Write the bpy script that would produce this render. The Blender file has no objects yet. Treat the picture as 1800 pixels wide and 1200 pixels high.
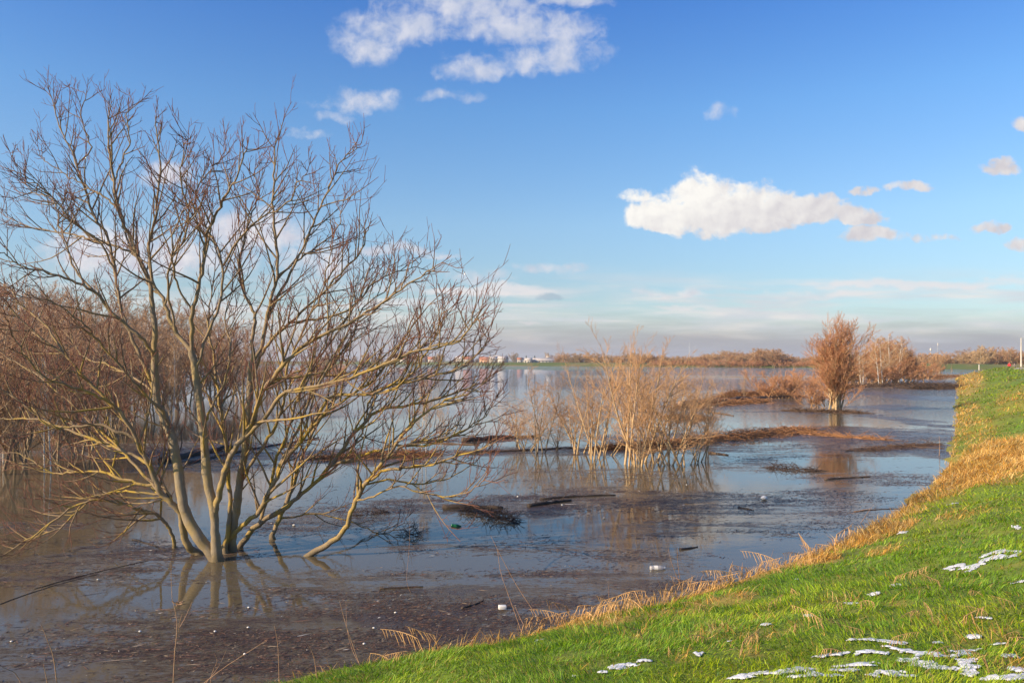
import bpy, math, random
import numpy as np

# ------------------------------------------------------------------ camera, sky, sun, exposure
F = 1400.0; HOR = 633.0; H = 3.5                 # pixels of focal length (1800 wide), horizon row, eye height over the water
scene = bpy.context.scene
cam_data = bpy.data.cameras.new('camera'); cam = bpy.data.objects.new('camera', cam_data)
scene.collection.objects.link(cam); scene.camera = cam
cam_data.sensor_width = 36.0; cam_data.lens = 36.0 * F / 1800.0
cam_data.shift_y = (HOR - 600.0) / 1800.0
cam_data.clip_start = 0.05; cam_data.clip_end = 20000
cam.location = (0, 0, H); cam.rotation_euler = (math.radians(90), 0, 0)

SUN_EL, SUN_AZ = 24.0, 246.0                     # azimuth clockwise from +Y: behind and left of the camera
sun_d = bpy.data.lights.new('sun', 'SUN'); sun_d.energy = 5.0; sun_d.angle = math.radians(0.5)
sun_d.color = (1.0, 0.80, 0.54)
sun = bpy.data.objects.new('sun', sun_d); scene.collection.objects.link(sun)
sun.rotation_euler = (math.radians(90 - SUN_EL), 0, math.radians(180 - SUN_AZ))
sun.location = (-30, -30, 40)

world = bpy.data.worlds.new('World'); scene.world = world; world.use_nodes = True
SKY_STRENGTH = 0.12
scene.view_settings.view_transform = 'Standard'; scene.view_settings.look = 'None'
scene.view_settings.exposure = 0.6; scene.view_settings.gamma = 1.0
scene.view_settings.use_curve_mapping = False
scene.render.engine = 'CYCLES'

class NT:
    """small helper to write node graphs as expressions"""
    def __init__(s, nt): s.nt = nt; s.n = nt.nodes; s.l = nt.links
    def new(s, t, **kw):
        n = s.n.new(t)
        for k, v in kw.items(): setattr(n, k, v)
        return n
    def set(s, sock, v):
        if isinstance(v, bpy.types.NodeSocket): s.l.new(v, sock)
        elif v is not None: sock.default_value = v
    def m(s, op, a, b=None, c=None, clamp=False):
        n = s.new('ShaderNodeMath', operation=op, use_clamp=clamp)
        s.set(n.inputs[0], a); s.set(n.inputs[1], b); s.set(n.inputs[2], c)
        return n.outputs[0]
    def mix(s, f, a, b, blend='MIX'):
        n = s.new('ShaderNodeMix', data_type='RGBA', blend_type=blend)
        s.set(n.inputs['Factor'], f)
        s.set(n.inputs[6], a if isinstance(a, bpy.types.NodeSocket) else (*a, 1)[:4])
        s.set(n.inputs[7], b if isinstance(b, bpy.types.NodeSocket) else (*b, 1)[:4])
        return n.outputs[2]
    def noise(s, vec, scale, detail=4, rough=0.5, dist=0.0, lac=2.0):
        n = s.new('ShaderNodeTexNoise'); s.set(n.inputs['Vector'], vec)
        n.inputs['Scale'].default_value = scale; n.inputs['Detail'].default_value = detail
        n.inputs['Roughness'].default_value = rough; n.inputs['Distortion'].default_value = dist
        return n.outputs['Fac']
    def ss(s, v, a, b):
        n = s.new('ShaderNodeMapRange', interpolation_type='SMOOTHSTEP')
        s.set(n.inputs[0], v); n.inputs[1].default_value = a; n.inputs[2].default_value = b
        return n.outputs[0]
    def lin(s, v, a, b, c=0., d=1.):
        n = s.new('ShaderNodeMapRange'); s.set(n.inputs[0], v)
        for i, x in enumerate((a, b, c, d)): n.inputs[i + 1].default_value = x
        return n.outputs[0]
    def comb(s, x, y, z=0.0):
        n = s.new('ShaderNodeCombineXYZ'); s.set(n.inputs[0], x); s.set(n.inputs[1], y); s.set(n.inputs[2], z)
        return n.outputs[0]
    def sep(s, v):
        n = s.new('ShaderNodeSeparateXYZ'); s.set(n.inputs[0], v); return n.outputs
    def ramp(s, v, stops):
        n = s.new('ShaderNodeValToRGB'); s.set(n.inputs[0], v); e = n.color_ramp.elements
        while len(e) < len(stops): e.new(0.5)
        for i, (p, c) in enumerate(stops): e[i].position = p; e[i].color = (*c, 1)[:4]
        return n.outputs[0]
    def attr(s, name):
        n = s.new('ShaderNodeAttribute', attribute_name=name); return n

def srgb(r, g, b):
    f = lambda c: (c / 255 / 12.92) if c / 255 <= 0.04045 else ((c / 255 + 0.055) / 1.055) ** 2.4
    return (f(r), f(g), f(b))

def build_world():
    nt = world.node_tree
    for n in list(nt.nodes): nt.nodes.remove(n)
    g = NT(nt)
    sky = g.new('ShaderNodeTexSky', sky_type='NISHITA', sun_disc=False)
    sky.sun_elevation = math.radians(SUN_EL); sky.sun_rotation = math.radians(SUN_AZ)
    sky.air_density = 1.0; sky.dust_density = 0.6; sky.ozone_density = 3.0
    tc = g.new('ShaderNodeTexCoord').outputs['Generated']
    d = g.sep(tc)
    hxy = g.m('SQRT', g.m('ADD', g.m('MULTIPLY', d[0], d[0]), g.m('MULTIPLY', d[1], d[1])))
    # gnomonic coordinates about the north direction (+Y), degrees-like units: hundreds
    yy = g.m('MAXIMUM', d[1], 0.12)
    U = g.m('MULTIPLY', g.m('DIVIDE', d[0], yy), F / 100)       # 0 = due north
    V = g.m('MULTIPLY', g.m('DIVIDE', d[2], yy), F / 100)       # height over the horizon
    P = g.comb(U, V)
    # sky grading by real elevation (deep blue up high, pale near the horizon)
    el = g.m('DIVIDE', d[2], g.m('MAXIMUM', hxy, 0.05))
    grade = g.ramp(g.m('MAXIMUM', el, 0.0), [(0.0, GR[0]), (0.09, GR[1]), (0.17, GR[2]), (0.31, GR[3]), (0.46, GR[4])])
    base = g.mix(1.0, sky.outputs[0], grade, 'MULTIPLY')
    base = g.mix(1.0, base, (1.6, 1.6, 1.6), 'MULTIPLY')
    k = 1.0 / SKY_STRENGTH
    sc = lambda c: tuple(x * k for x in c)
    # ---- cumulus: cloud bodies placed over the landscape, eaten by noise
    w1 = g.new('ShaderNodeTexNoise'); w1.inputs['Scale'].default_value = 1.6; w1.inputs['Detail'].default_value = 7
    w1.inputs['Roughness'].default_value = 0.55; g.set(w1.inputs['Vector'], P)
    wv = g.new('ShaderNodeVectorMath', operation='SUBTRACT'); g.set(wv.inputs[0], w1.outputs['Color']); wv.inputs[1].default_value = (0.5, 0.5, 0.5)
    ws = g.new('ShaderNodeVectorMath', operation='SCALE'); g.set(ws.inputs[0], wv.outputs[0]); ws.inputs['Scale'].default_value = .42
    wp = g.new('ShaderNodeVectorMath', operation='ADD'); g.set(wp.inputs[0], P); g.set(wp.inputs[1], ws.outputs[0])
    q = g.sep(wp.outputs[0])
    def body(cx, cy, rx, ry, s=1.0, fl=1.3):
        a = g.m('MULTIPLY', g.m('SUBTRACT', q[0], (cx - 900) / 100), 100 / rx)
        b = g.m('MULTIPLY', g.m('SUBTRACT', q[1], (HOR - cy) / 100), 100 / ry); b = g.m('MAXIMUM', b, g.m('MULTIPLY', b, -fl))
        r = g.m('ADD', g.m('MULTIPLY', a, a), g.m('MULTIPLY', b, b))
        return g.m('MULTIPLY', g.m('SUBTRACT', 1.0, r), s)
    def union(lst):
        acc = None
        for c in lst:
            b = body(*c); acc = b if acc is None else g.m('MAXIMUM', acc, b)
        return acc
    big = [(1160, 392, 60, 50, 1., 2.6), (1238, 388, 78, 84, 1., 2.6), (1330, 386, 92, 66, 1., 2.6), (1420, 383, 85, 46, 1., 2.6), (1490, 385, 60, 30, .8, 2.4), (1122, 345, 26, 12, .4),
           (1535, 415, 60, 15, .6), (1600, 332, 40, 12, .5), (1518, 337, 24, 7, .4), (1760, 297, 36, 17, .55), (1740, 402, 32, 13, .6),
           (1803, 222, 28, 16, .6), (1798, 432, 30, 11, .5), (1640, 420, 30, 6, .2)]
    high = [(650, 72, 56, 46, .7), (725, 45, 90, 42, .8), (830, 15, 120, 36, .9), (895, 45, 95, 38, .85), (975, 60, 75, 38, .8),
            (840, 122, 62, 24, .65), (955, 108, 85, 26, .65), (990, 90, 60, 40, .6), (1000, 3, 70, 14, .7), (632, 182, 65, 20, .55), (790, 170, 40, 10, .3),
            (590, 208, 24, 8, .3), (545, 238, 26, 7, .3), (1268, 200, 14, 10, .2)]
    low = [(300, 305, 46, 28, .8), (445, 412, 105, 46, .95), (195, 445, 120, 50, .85), (320, 455, 120, 40, .7), (560, 460, 80, 30, .5), (690, 440, 75, 12, .6), (780, 447, 30, 5, .4),
           (960, 470, 50, 8, .25), (840, 487, 50, 10, .25), (1170, 512, 70, 7, .4)]
    fine = g.noise(P, 2.7, 9, .6, .25)
    def shade(bodies, soft, lo, hi, bright, grey):
        dd = union(bodies)
        dens = g.m('ADD', g.m('MULTIPLY', dd, 0.55), g.m('MULTIPLY', g.m('SUBTRACT', fine, 0.5), soft))
        mask = g.ss(dens, lo, hi)
        # relief: the same noise looked up a little towards the sun (left and up)
        off = g.new('ShaderNodeVectorMath', operation='ADD'); g.set(off.inputs[0], P); off.inputs[1].default_value = (-0.10, 0.10, 0)
        n2 = g.noise(off.outputs[0], 1.6, 7, .55)
        rel = g.m('MULTIPLY', g.m('SUBTRACT', w1.outputs['Fac'], n2), 5.0)
        return dd, mask, rel
    ddb, mb, rel = shade(big, 1.35, -0.14, 0.24, None, None)
    ddh, mh, _ = shade(high, 1.9, -0.34, 0.66, None, None)
    ddl, ml, _ = shade(low, 1.4, -0.25, 0.55, None, None)
    # brighter towards the sun side of the big cloud, grey along its lower right
    side = g.lin(g.m('SUBTRACT', g.m('MULTIPLY', q[0], 0.42), q[1]), -1.7, -0.2, 1.0, 0.2)
    litb = g.m('ADD', side, g.m('MULTIPLY', rel, 0.42), clamp=True)
    colb = g.mix(litb, sc(srgb(212, 208, 213)), sc(srgb(255, 252, 246)))
    lith = g.m('ADD', 0.5, g.m('MULTIPLY', rel, 0.7), clamp=True)
    colh = g.mix(lith, sc(srgb(196, 204, 224)), sc(srgb(228, 228, 236)))
    coll = g.mix(lith, sc(srgb(214, 208, 218)), sc(srgb(246, 240, 240)))
    # ---- horizon cloud bank and thin streaks
    az = g.m('MULTIPLY', U, 0.16)
    sp = g.comb(az, g.m('MULTIPLY', V, 1.9))
    ns = g.noise(sp, 2.1, 7, 0.6, 0.3)
    ns2 = g.noise(g.comb(g.m('MULTIPLY', U, 0.45), g.m('MULTIPLY', V, 2.6)), 1.3, 6, 0.55, .2)
    Vn = g.m('ADD', V, g.m('MULTIPLY', g.m('SUBTRACT', ns, 0.5), 1.1))
    bank = g.m('SUBTRACT', 1.0, g.ss(Vn, 0.15, 0.90))
    veil = g.m('MULTIPLY', g.m('SUBTRACT', 1.0, g.ss(V, 1.0, 1.75)), g.ss(ns, 0.38, 0.66))
    veil_c = g.mix(g.ss(ns2, .4, .62), sc(srgb(218, 220, 226)), sc(srgb(243, 236, 232)))
    bank_c = g.mix(g.ss(ns2, .46, .70), sc(srgb(174, 171, 174)), sc(srgb(208, 197, 192)))
    bank_c = g.mix(g.ss(V, 0.55, 0.05), bank_c, sc(srgb(164, 161, 165)))
    c = g.mix(g.m('MULTIPLY', veil, 0.85), base, veil_c)
    streak = union([(870, 510, 150, 13, 1), (1650, 500, 260, 12, .8), (1400, 520, 150, 9, .6), (930, 570, 30, 5, .8), (1230, 540, 80, 8, .5)])
    c = g.mix(g.m('MULTIPLY', g.ss(g.m('ADD', streak, g.m('MULTIPLY', g.m('SUBTRACT', ns2, .5), 2.)), 0.0, 0.9), 0.8), c, sc(srgb(240, 234, 234)))
    c = g.mix(g.m('MULTIPLY', bank, 0.93), c, bank_c)
    dark = union([(965, 522, 30, 10, 1)])
    c = g.mix(g.m('MULTIPLY', g.ss(dark, 0, .8), .5), c, sc(srgb(150, 175, 195)))
    c = g.mix(g.m('MULTIPLY', ml, 0.85), c, coll)
    c = g.mix(g.m('MULTIPLY', mh, 0.85), c, colh)
    c = g.mix(mb, c, colb)
    north = g.ss(d[1], 0.10, 0.3)
    c = g.mix(north, base, c)
    bg = g.new('ShaderNodeBackground'); g.set(bg.inputs[0], c); bg.inputs[1].default_value = SKY_STRENGTH * 2 ** -0.58
    out = g.new('ShaderNodeOutputWorld'); g.l.new(bg.outputs[0], out.inputs[0])
GR = [tuple(v / 1.6 for v in c) for c in [(1.05, 1.1, 1.15), (1.06, 1.14, 1.19), (1.17, 1.31, 1.38), (.90, 1.30, 1.60), (.54, 1.04, 1.68)]]
build_world()

# ------------------------------------------------------------------ helpers
RNG = np.random.default_rng(7)
def link(o, parent=None):
    scene.collection.objects.link(o)
    if parent: o.parent = parent
    return o
def tag(o, label=None, cat=None, group=None, kind=None):
    if label: o['label'] = label
    if cat: o['category'] = cat
    if group: o['group'] = group
    if kind: o['kind'] = kind
    return o
def empty(name, loc=(0, 0, 0), rz=0):
    o = bpy.data.objects.new(name, None); o.location = loc; o.rotation_euler = (0, 0, rz)
    o.empty_display_size = .3
    return link(o)
def mesh(name, V, faces, mat=None, parent=None, attrs=None, smooth=False):
    """faces: list of int arrays of shape (m, k)"""
    me = bpy.data.meshes.new(name)
    V = np.asarray(V, np.float32).reshape(-1, 3)
    faces = [np.asarray(f, np.int32) for f in faces if len(f)]
    loops = np.concatenate([f.ravel() for f in faces])
    sizes = np.concatenate([np.full(len(f), f.shape[1], np.int32) for f in faces])
    starts = np.concatenate([[0], np.cumsum(sizes)[:-1]]).astype(np.int32)
    me.vertices.add(len(V)); me.vertices.foreach_set('co', V.ravel())
    me.loops.add(len(loops)); me.loops.foreach_set('vertex_index', loops)
    me.polygons.add(len(sizes)); me.polygons.foreach_set('loop_start', starts)
    try: me.polygons.foreach_set('loop_total', sizes)
    except Exception: pass
    if smooth: me.polygons.foreach_set('use_smooth', np.ones(len(sizes), bool))
    for k, a in (attrs or {}).items():
        a = np.asarray(a, np.float32)
        if a.ndim == 1:
            at = me.attributes.new(k, 'FLOAT', 'POINT'); at.data.foreach_set('value', a)
        else:
            at = me.attributes.new(k, 'FLOAT_COLOR', 'POINT')
            at.data.foreach_set('color', np.concatenate([a, np.ones((len(a), 1), np.float32)], 1).ravel())
    me.update(calc_edges=True)
    if mat: me.materials.append(mat)
    o = bpy.data.objects.new(name, me)
    return link(o, parent)
def unit(v): return v / np.maximum(np.linalg.norm(v, axis=-1, keepdims=True), 1e-9)

class Tubes:
    def __init__(s): s.V = []; s.Fq = []; s.R = []; s.n = 0
    def add(s, P, R, sides=3, cap=False):
        P = np.asarray(P, float); R = np.asarray(R, float)
        if P.ndim == 2: P = P[None]; R = R[None]
        if cap:
            P = np.concatenate([P[:, :1], P, P[:, -1:]], 1); R = np.concatenate([R[:, :1] * .02, R, R[:, -1:] * .02], 1)
        M, n, _ = P.shape
        T = unit(np.gradient(P, axis=1))
        if cap: T[:, 0] = T[:, 1]; T[:, -1] = T[:, -2]
        mean = unit(P[:, -1] - P[:, 0])
        ref = np.where(np.abs(mean[:, 2:3]) > .75, np.array([[1., 0.13, 0]]), np.array([[0.05, 0.1, 1.]]))[:, None, :]
        u = unit(np.cross(T, np.broadcast_to(ref, T.shape))); v = np.cross(T, u)
        a = np.arange(sides) * 2 * np.pi / sides
        ring = P[:, :, None] + R[:, :, None, None] * (np.cos(a)[:, None] * u[:, :, None] + np.sin(a)[:, None] * v[:, :, None])
        idx = s.n + np.arange(M * n * sides).reshape(M, n, sides)
        i0 = idx[:, :-1]; i1 = idx[:, 1:]
        q = np.stack([i0, np.roll(i0, -1, 2), np.roll(i1, -1, 2), i1], -1).reshape(-1, 4)
        s.V.append(ring.reshape(-1, 3)); s.Fq.append(q); s.R.append(np.repeat(R.reshape(-1), sides)); s.n += M * n * sides
    def build(s, name, mat, parent=None, smooth=True, extra=None):
        at = {'rad': np.concatenate(s.R)}
        return mesh(name, np.concatenate(s.V), [np.concatenate(s.Fq)], mat, parent, at, smooth)

def grow(P0, D0, L, n, up, wob, rng):
    M = len(P0); P = np.zeros((M, n, 3)); P[:, 0] = P0; D = unit(D0)
    for k in range(1, n):
        D = unit(D + np.array([0, 0, 1.]) * np.asarray(up).reshape(-1, 1) / (n - 1) + rng.normal(0, wob, (M, 3)))
        P[:, k] = P[:, k - 1] + D * (L / (n - 1))[:, None]
    return P
def spawn(P, R, L, k, tmin, tmax, ang, rng, flat=0.0):
    """k children per parent; returns start, direction, parameter t, parent index"""
    M, n, _ = P.shape
    par = np.repeat(np.arange(M), k)
    t = np.tile((np.arange(k) + .5) / k, M) + rng.uniform(-.4, .4, M * k) / k
    t = tmin + (tmax - tmin) * np.clip(t, 0, 1)
    x = t * (n - 1); i = np.minimum(x.astype(int), n - 2); f = (x - i)[:, None]
    a = P[par, i]; b = P[par, i + 1]
    T = unit(b - a); S = a + (b - a) * f
    r = R[par, i] * (1 - f[:, 0]) + R[par, i + 1] * f[:, 0]
    q = rng.normal(0, 1, (M * k, 3)); q[:, 2] += flat
    perp = unit(q - T * np.sum(q * T, 1, keepdims=True))
    A = np.radians(rng.uniform(ang[0], ang[1], M * k))[:, None]
    return S, T * np.cos(A) + perp * np.sin(A), t, par, r

def mat_new(name):
    m = bpy.data.materials.new(name); m.use_nodes = True
    g = NT(m.node_tree); b = m.node_tree.nodes['Principled BSDF']
    return m, g, b
def simple(name, col, rough=.8, var=.15, scale=8., metal=0., bump=0.):
    m, g, b = mat_new(name)
    tc = g.new('ShaderNodeTexCoord').outputs['Object']
    n = g.noise(tc, scale, 5, .6)
    c0 = tuple(x * (1 - var) for x in col); c1 = tuple(min(1, x * (1 + var)) for x in col)
    g.set(b.inputs['Base Color'], g.mix(g.ss(n, .3, .7), c0, c1)); b.inputs['Roughness'].default_value = rough
    b.inputs['Metallic'].default_value = metal
    if bump:
        bp = g.new('ShaderNodeBump'); g.set(bp.inputs['Height'], n); bp.inputs['Strength'].default_value = bump; bp.inputs['Distance'].default_value = .02
        g.set(b.inputs['Normal'], bp.outputs[0])
    return m
def bark(name, twig, mid, thick, lichen=None, lich_amt=.5, r0=.004, r1=.02, r2=.08, vary=.25):
    m, g, b = mat_new(name)
    rad = g.attr('rad').outputs['Fac']
    pos = g.new('ShaderNodeTexCoord').outputs['Object']
    oi = g.new('ShaderNodeObjectInfo').outputs['Random']
    c = g.mix(g.ss(rad, r0, r1), twig, mid)
    c = g.mix(g.ss(rad, r1, r2), c, thick)
    n = g.noise(pos, 9., 6, .65)
    if 'reed' in name: c = g.mix(g.m('MULTIPLY', g.ss(g.noise(pos, 2.5, 6, .75), .45, .62), .75), c, tuple(x * .3 for x in twig))
    c = g.mix(g.m('MULTIPLY', g.ss(n, .35, .75), .45), c, tuple(x * .45 for x in thick))
    if lichen:
        n2 = g.noise(pos, 2.3, 7, .7)
        z = g.sep(pos)[2]
        low = g.m('SUBTRACT', 1., g.ss(z, 1.6, 5.6))
        f = g.m('MULTIPLY', g.m('MULTIPLY', g.ss(n2, .44, .60), low), g.m('MULTIPLY', g.ss(rad, .004, .014), g.lin(rad, .03, .07, 1., .35)))
        c = g.mix(g.m('MULTIPLY', f, lich_amt), c, lichen)
    if name == 'main_bark':                                   # silt left by the flood at the waterline
        c = g.mix(g.m('MULTIPLY', g.m('SUBTRACT', 1., g.ss(g.m('ADD', g.sep(pos)[2], g.m('MULTIPLY', n, .18)), .12, .30)), .7), c, (.12, .09, .055))
    v = g.lin(oi, 0, 1, 1 - vary, 1 + vary)
    c = g.mix(1.0, c, g.comb(v, v, v), 'MULTIPLY')
    g.set(b.inputs['Base Color'], c); b.inputs['Roughness'].default_value = .8
    bp = g.new('ShaderNodeBump'); g.set(bp.inputs['Height'], g.noise(pos, 30., 5, .7)); bp.inputs['Strength'].default_value = .9; bp.inputs['Distance'].default_value = .02
    g.set(b.inputs['Normal'], bp.outputs[0])
    return m

def wpt(px, py, z=0.):
    """a point of the water surface (or of height z) from its place in the photograph"""
    D = (H - z) * F / (py - HOR)
    return np.array([(px - 900) / F * D, D, z])
def at_d(px, py, D):
    return np.array([(px - 900) / F * D, D, H - (py - HOR) * D / F])

# ------------------------------------------------------------------ value noise in numpy (for terrain and densities)
_perm = np.random.default_rng(3).random((256, 256))
def vnoise(x, y):
    xi = np.floor(x).astype(int); yi = np.floor(y).astype(int); fx = x - xi; fy = y - yi
    fx = fx * fx * (3 - 2 * fx); fy = fy * fy * (3 - 2 * fy)
    g = lambda a, b: _perm[a & 255, b & 255]
    return (g(xi, yi) * (1 - fx) + g(xi + 1, yi) * fx) * (1 - fy) + (g(xi, yi + 1) * (1 - fx) + g(xi + 1, yi + 1) * fx) * fy
def fbm(x, y, o=4):
    s = 0; a = .5; t = 0
    for i in range(o):
        s = s + a * vnoise(x * 2 ** i + 17.3 * i, y * 2 ** i + 5.1 * i); t += a; a *= .55
    return s / t

# ------------------------------------------------------------------ the bank: shoreline and height
SH_PX = [(480, 1200), (640, 1165), (850, 1130), (920, 1112), (1000, 1092), (1100, 1072), (1200, 1047), (1300, 1017), (1400, 988),
         (1450, 965), (1530, 930), (1590, 890), (1640, 855), (1665, 820), (1674, 780), (1679, 740), (1682, 700), (1683, 676)]
SH = [(-60, -22), (-11, 3.2)] + [tuple(wpt(*p)[:2]) for p in SH_PX] + [(88, 158), (110, 176), (160, 186), (400, 190)]
SH = np.array(SH)
POLY = np.concatenate([SH, [(400, -200), (-60, -200)]])
def inside(x, y):
    c = np.zeros(x.shape, bool); n = len(POLY)
    for i in range(n):
        x1, y1 = POLY[i]; x2, y2 = POLY[(i + 1) % n]
        if y1 == y2: continue
        c ^= ((y1 > y) != (y2 > y)) & (x < (x2 - x1) * (y - y1) / (y2 - y1) + x1)
    return c
def shore_d(x, y):
    """distance to the waterline, positive on land"""
    x = np.asarray(x, float); y = np.asarray(y, float); best = np.full(x.shape, 1e9)
    for (ax, ay), (bx, by) in zip(SH[:-1], SH[1:]):
        dx, dy = bx - ax, by - ay
        t = np.clip(((x - ax) * dx + (y - ay) * dy) / (dx * dx + dy * dy), 0, 1)
        best = np.minimum(best, np.hypot(x - ax - t * dx, y - ay - t * dy))
    return np.where(inside(x, y), best, -best)
def height(x, y, d=None):
    if d is None: d = shore_d(x, y)
    d = d + (fbm(x * .9, y * .9, 3) - .5) * .5 * np.clip(np.hypot(x, y) / 12, .5, 2.5)
    up = np.clip(d / 7.6, 0, 1); z = 1.9 * np.sin(up * np.pi / 2) ** 1.0 * (0.75 + .25 * up) 
    z = np.where(d < 0, np.maximum(d * .3, -1.6), z)
    far = np.clip((np.hypot(x, y) - 14) / 40, 0, 1)
    z = z + np.where(d > 0, ((fbm(x * .35 + 9, y * .35, 3) - .5) * (.25 + .7 * far) + (fbm(x * 1.7, y * 1.7 + 4, 3) - .5) * (.12 + .2 * far)) * np.clip(d / 1.5, 0, 1), 0)
    return z
def cast(px, py):
    px = np.asarray(px, float); py = np.asarray(py, float)
    Ds = np.exp(np.linspace(math.log(2.2), math.log(240), 260))
    out = np.full(px.shape, np.nan)
    for D in Ds:
        z = H - (py - HOR) * D / F; x = (px - 900) / F * D
        m = np.isnan(out) & (z < np.maximum(height(x, np.full(px.shape, D)), 0.))
        out[m] = D
    return np.stack([(px - 900) / F * out, out], -1)

# ground: one sheet from under the flood to the horizon, the near bank rising out of it
def polar(r0, r1, nr, th0, th1, nt):
    r = np.exp(np.linspace(math.log(r0), math.log(r1), nr)); th = np.radians(np.linspace(th0, th1, nt))
    Rr, Tt = np.meshgrid(r, th, indexing='ij')
    X = Rr * np.sin(Tt); Y = Rr * np.cos(Tt)
    i = np.arange(nr * nt).reshape(nr, nt)
    q = np.stack([i[:-1, :-1], i[:-1, 1:], i[1:, 1:], i[1:, :-1]], -1).reshape(-1, 4)
    return X.ravel(), Y.ravel(), q[:, ::-1]
X, Y, q = polar(.6, 7000, 420, -180, 180, 900)
mg, g, b = mat_new('bank_soil')
pos = g.new('ShaderNodeTexCoord').outputs['Object']
n1 = g.noise(pos, .8, 6, .6); n2 = g.noise(pos, 6., 5, .7)
c = g.mix(g.ss(n1, .4, .62), (.15, .23, .010), (.19, .21, .02))
c = g.mix(g.m('MULTIPLY', g.ss(n2, .45, .7), .6), c, (.06, .075, .016))
c = g.mix(g.m('MULTIPLY', g.attr('dry').outputs['Fac'], .8), c, (.42, .25, .06))
g.set(b.inputs['Base Color'], c); b.inputs['Roughness'].default_value = .95
bp = g.new('ShaderNodeBump'); g.set(bp.inputs['Height'], n2); bp.inputs['Strength'].default_value = .6; bp.inputs['Distance'].default_value = .04
g.set(b.inputs['Normal'], bp.outputs[0])

DRY_PX = [(1770, 805, 80, 24, 1.), (1700, 835, 55, 16, .9), (1650, 860, 50, 18, .5), (1590, 900, 40, 12, .45), (1690, 905, 50, 8, .35), (1490, 955, 60, 14, .9), (1420, 990, 50, 12, .9), (1560, 935, 50, 10, .7),
          (1700, 664, 22, 9, 1.), (1700, 725, 25, 15, .35), (1720, 760, 30, 14, .35), (1330, 1120, 60, 16, .5), (1260, 1110, 40, 14, .5), (1180, 1080, 60, 14, .6), (1060, 1090, 60, 14, .8),
          (1480, 1060, 30, 10, .5), (1640, 1100, 40, 12, .5), (1720, 1130, 50, 14, .5), (1790, 1170, 40, 20, .7), (1290, 1050, 40, 12, .7), (1250, 1060, 40, 10, .8), (1780, 700, 30, 14, .3), (1400, 1110, 20, 20, .4), (1470, 1090, 20, 12, .5), (1500, 1100, 14, 8, .6), (1570, 1065, 18, 8, .6), (1760, 1110, 24, 10, .6), (1690, 1165, 20, 8, .5), (1340, 1090, 22, 8, .6), (1240, 1120, 24, 9, .6), (1120, 1120, 18, 8, .5), (1200, 1165, 14, 8, .5), (1780, 1000, 20, 6, .4), (1620, 1010, 16, 6, .4), (1550, 975, 30, 7, .5), (1320, 1150, 18, 8, .5)]
_dc = cast([p[0] for p in DRY_PX], [p[1] for p in DRY_PX])
def dryness(x, y, d):
    s = np.zeros(x.shape)
    for (px, py, rx, ry, w), c in zip(DRY_PX, _dc):
        if np.isnan(c[1]): continue
        D = c[1]; sx = rx * D / F; sy = max(ry * D * D / (F * 1.6), sx * .5)
        ux, uy = unit(np.array([c[0], c[1]]))
        a = (x - c[0]) * uy - (y - c[1]) * ux; bb = (x - c[0]) * ux + (y - c[1]) * uy
        s = np.maximum(s, w * np.clip(1.5 - (a / sx) ** 2 - (bb / sy) ** 2, 0, 1))
    s = np.maximum(s, np.clip(1.3 - np.abs(d) / .45, 0, 1) * .9 * (x > -1.0) * np.clip(1.5 - np.hypot(x, y) / 26, .18, 1) + np.clip(1.3 - np.abs(d) / .3, 0, 1) * .3)
    return np.clip(s * (.45 + 1.1 * fbm(x * 1.3, y * 1.3, 3)), 0, 1)
d = shore_d(X, Y)
zz = np.where(np.hypot(X, Y) > 900, -1.6, height(X, Y, d))
o = mesh('ground', np.stack([X, Y, zz], 1), [q], mg, attrs={'dry': dryness(X, Y, d)}, smooth=True)
tag(o, kind='structure')

# ------------------------------------------------------------------ water
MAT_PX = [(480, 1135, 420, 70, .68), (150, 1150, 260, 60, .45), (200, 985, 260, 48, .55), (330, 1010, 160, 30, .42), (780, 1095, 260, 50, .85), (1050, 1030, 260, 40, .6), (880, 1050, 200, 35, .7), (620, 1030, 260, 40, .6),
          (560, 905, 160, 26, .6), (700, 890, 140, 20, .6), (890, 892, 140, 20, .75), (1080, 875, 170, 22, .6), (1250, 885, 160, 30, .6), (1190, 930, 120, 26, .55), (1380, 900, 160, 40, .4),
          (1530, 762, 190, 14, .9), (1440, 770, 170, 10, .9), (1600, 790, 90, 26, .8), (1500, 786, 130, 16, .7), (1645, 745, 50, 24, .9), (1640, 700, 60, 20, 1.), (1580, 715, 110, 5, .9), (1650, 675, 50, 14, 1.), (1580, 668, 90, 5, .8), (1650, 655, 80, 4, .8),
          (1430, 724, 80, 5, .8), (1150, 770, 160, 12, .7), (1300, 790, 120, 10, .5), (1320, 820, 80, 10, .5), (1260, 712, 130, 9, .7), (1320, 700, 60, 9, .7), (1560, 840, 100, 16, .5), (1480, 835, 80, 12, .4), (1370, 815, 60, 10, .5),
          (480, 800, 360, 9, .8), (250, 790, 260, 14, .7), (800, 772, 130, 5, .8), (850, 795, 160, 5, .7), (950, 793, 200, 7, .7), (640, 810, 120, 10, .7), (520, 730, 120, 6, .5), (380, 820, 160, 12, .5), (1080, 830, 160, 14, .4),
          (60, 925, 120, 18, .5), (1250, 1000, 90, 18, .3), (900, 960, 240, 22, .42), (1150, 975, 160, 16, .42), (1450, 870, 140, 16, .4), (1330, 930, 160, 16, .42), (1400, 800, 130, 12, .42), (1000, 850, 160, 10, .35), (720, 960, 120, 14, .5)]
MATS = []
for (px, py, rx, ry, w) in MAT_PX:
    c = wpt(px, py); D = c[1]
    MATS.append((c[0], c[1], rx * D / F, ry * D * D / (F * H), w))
MATS = np.array(MATS)
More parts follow.
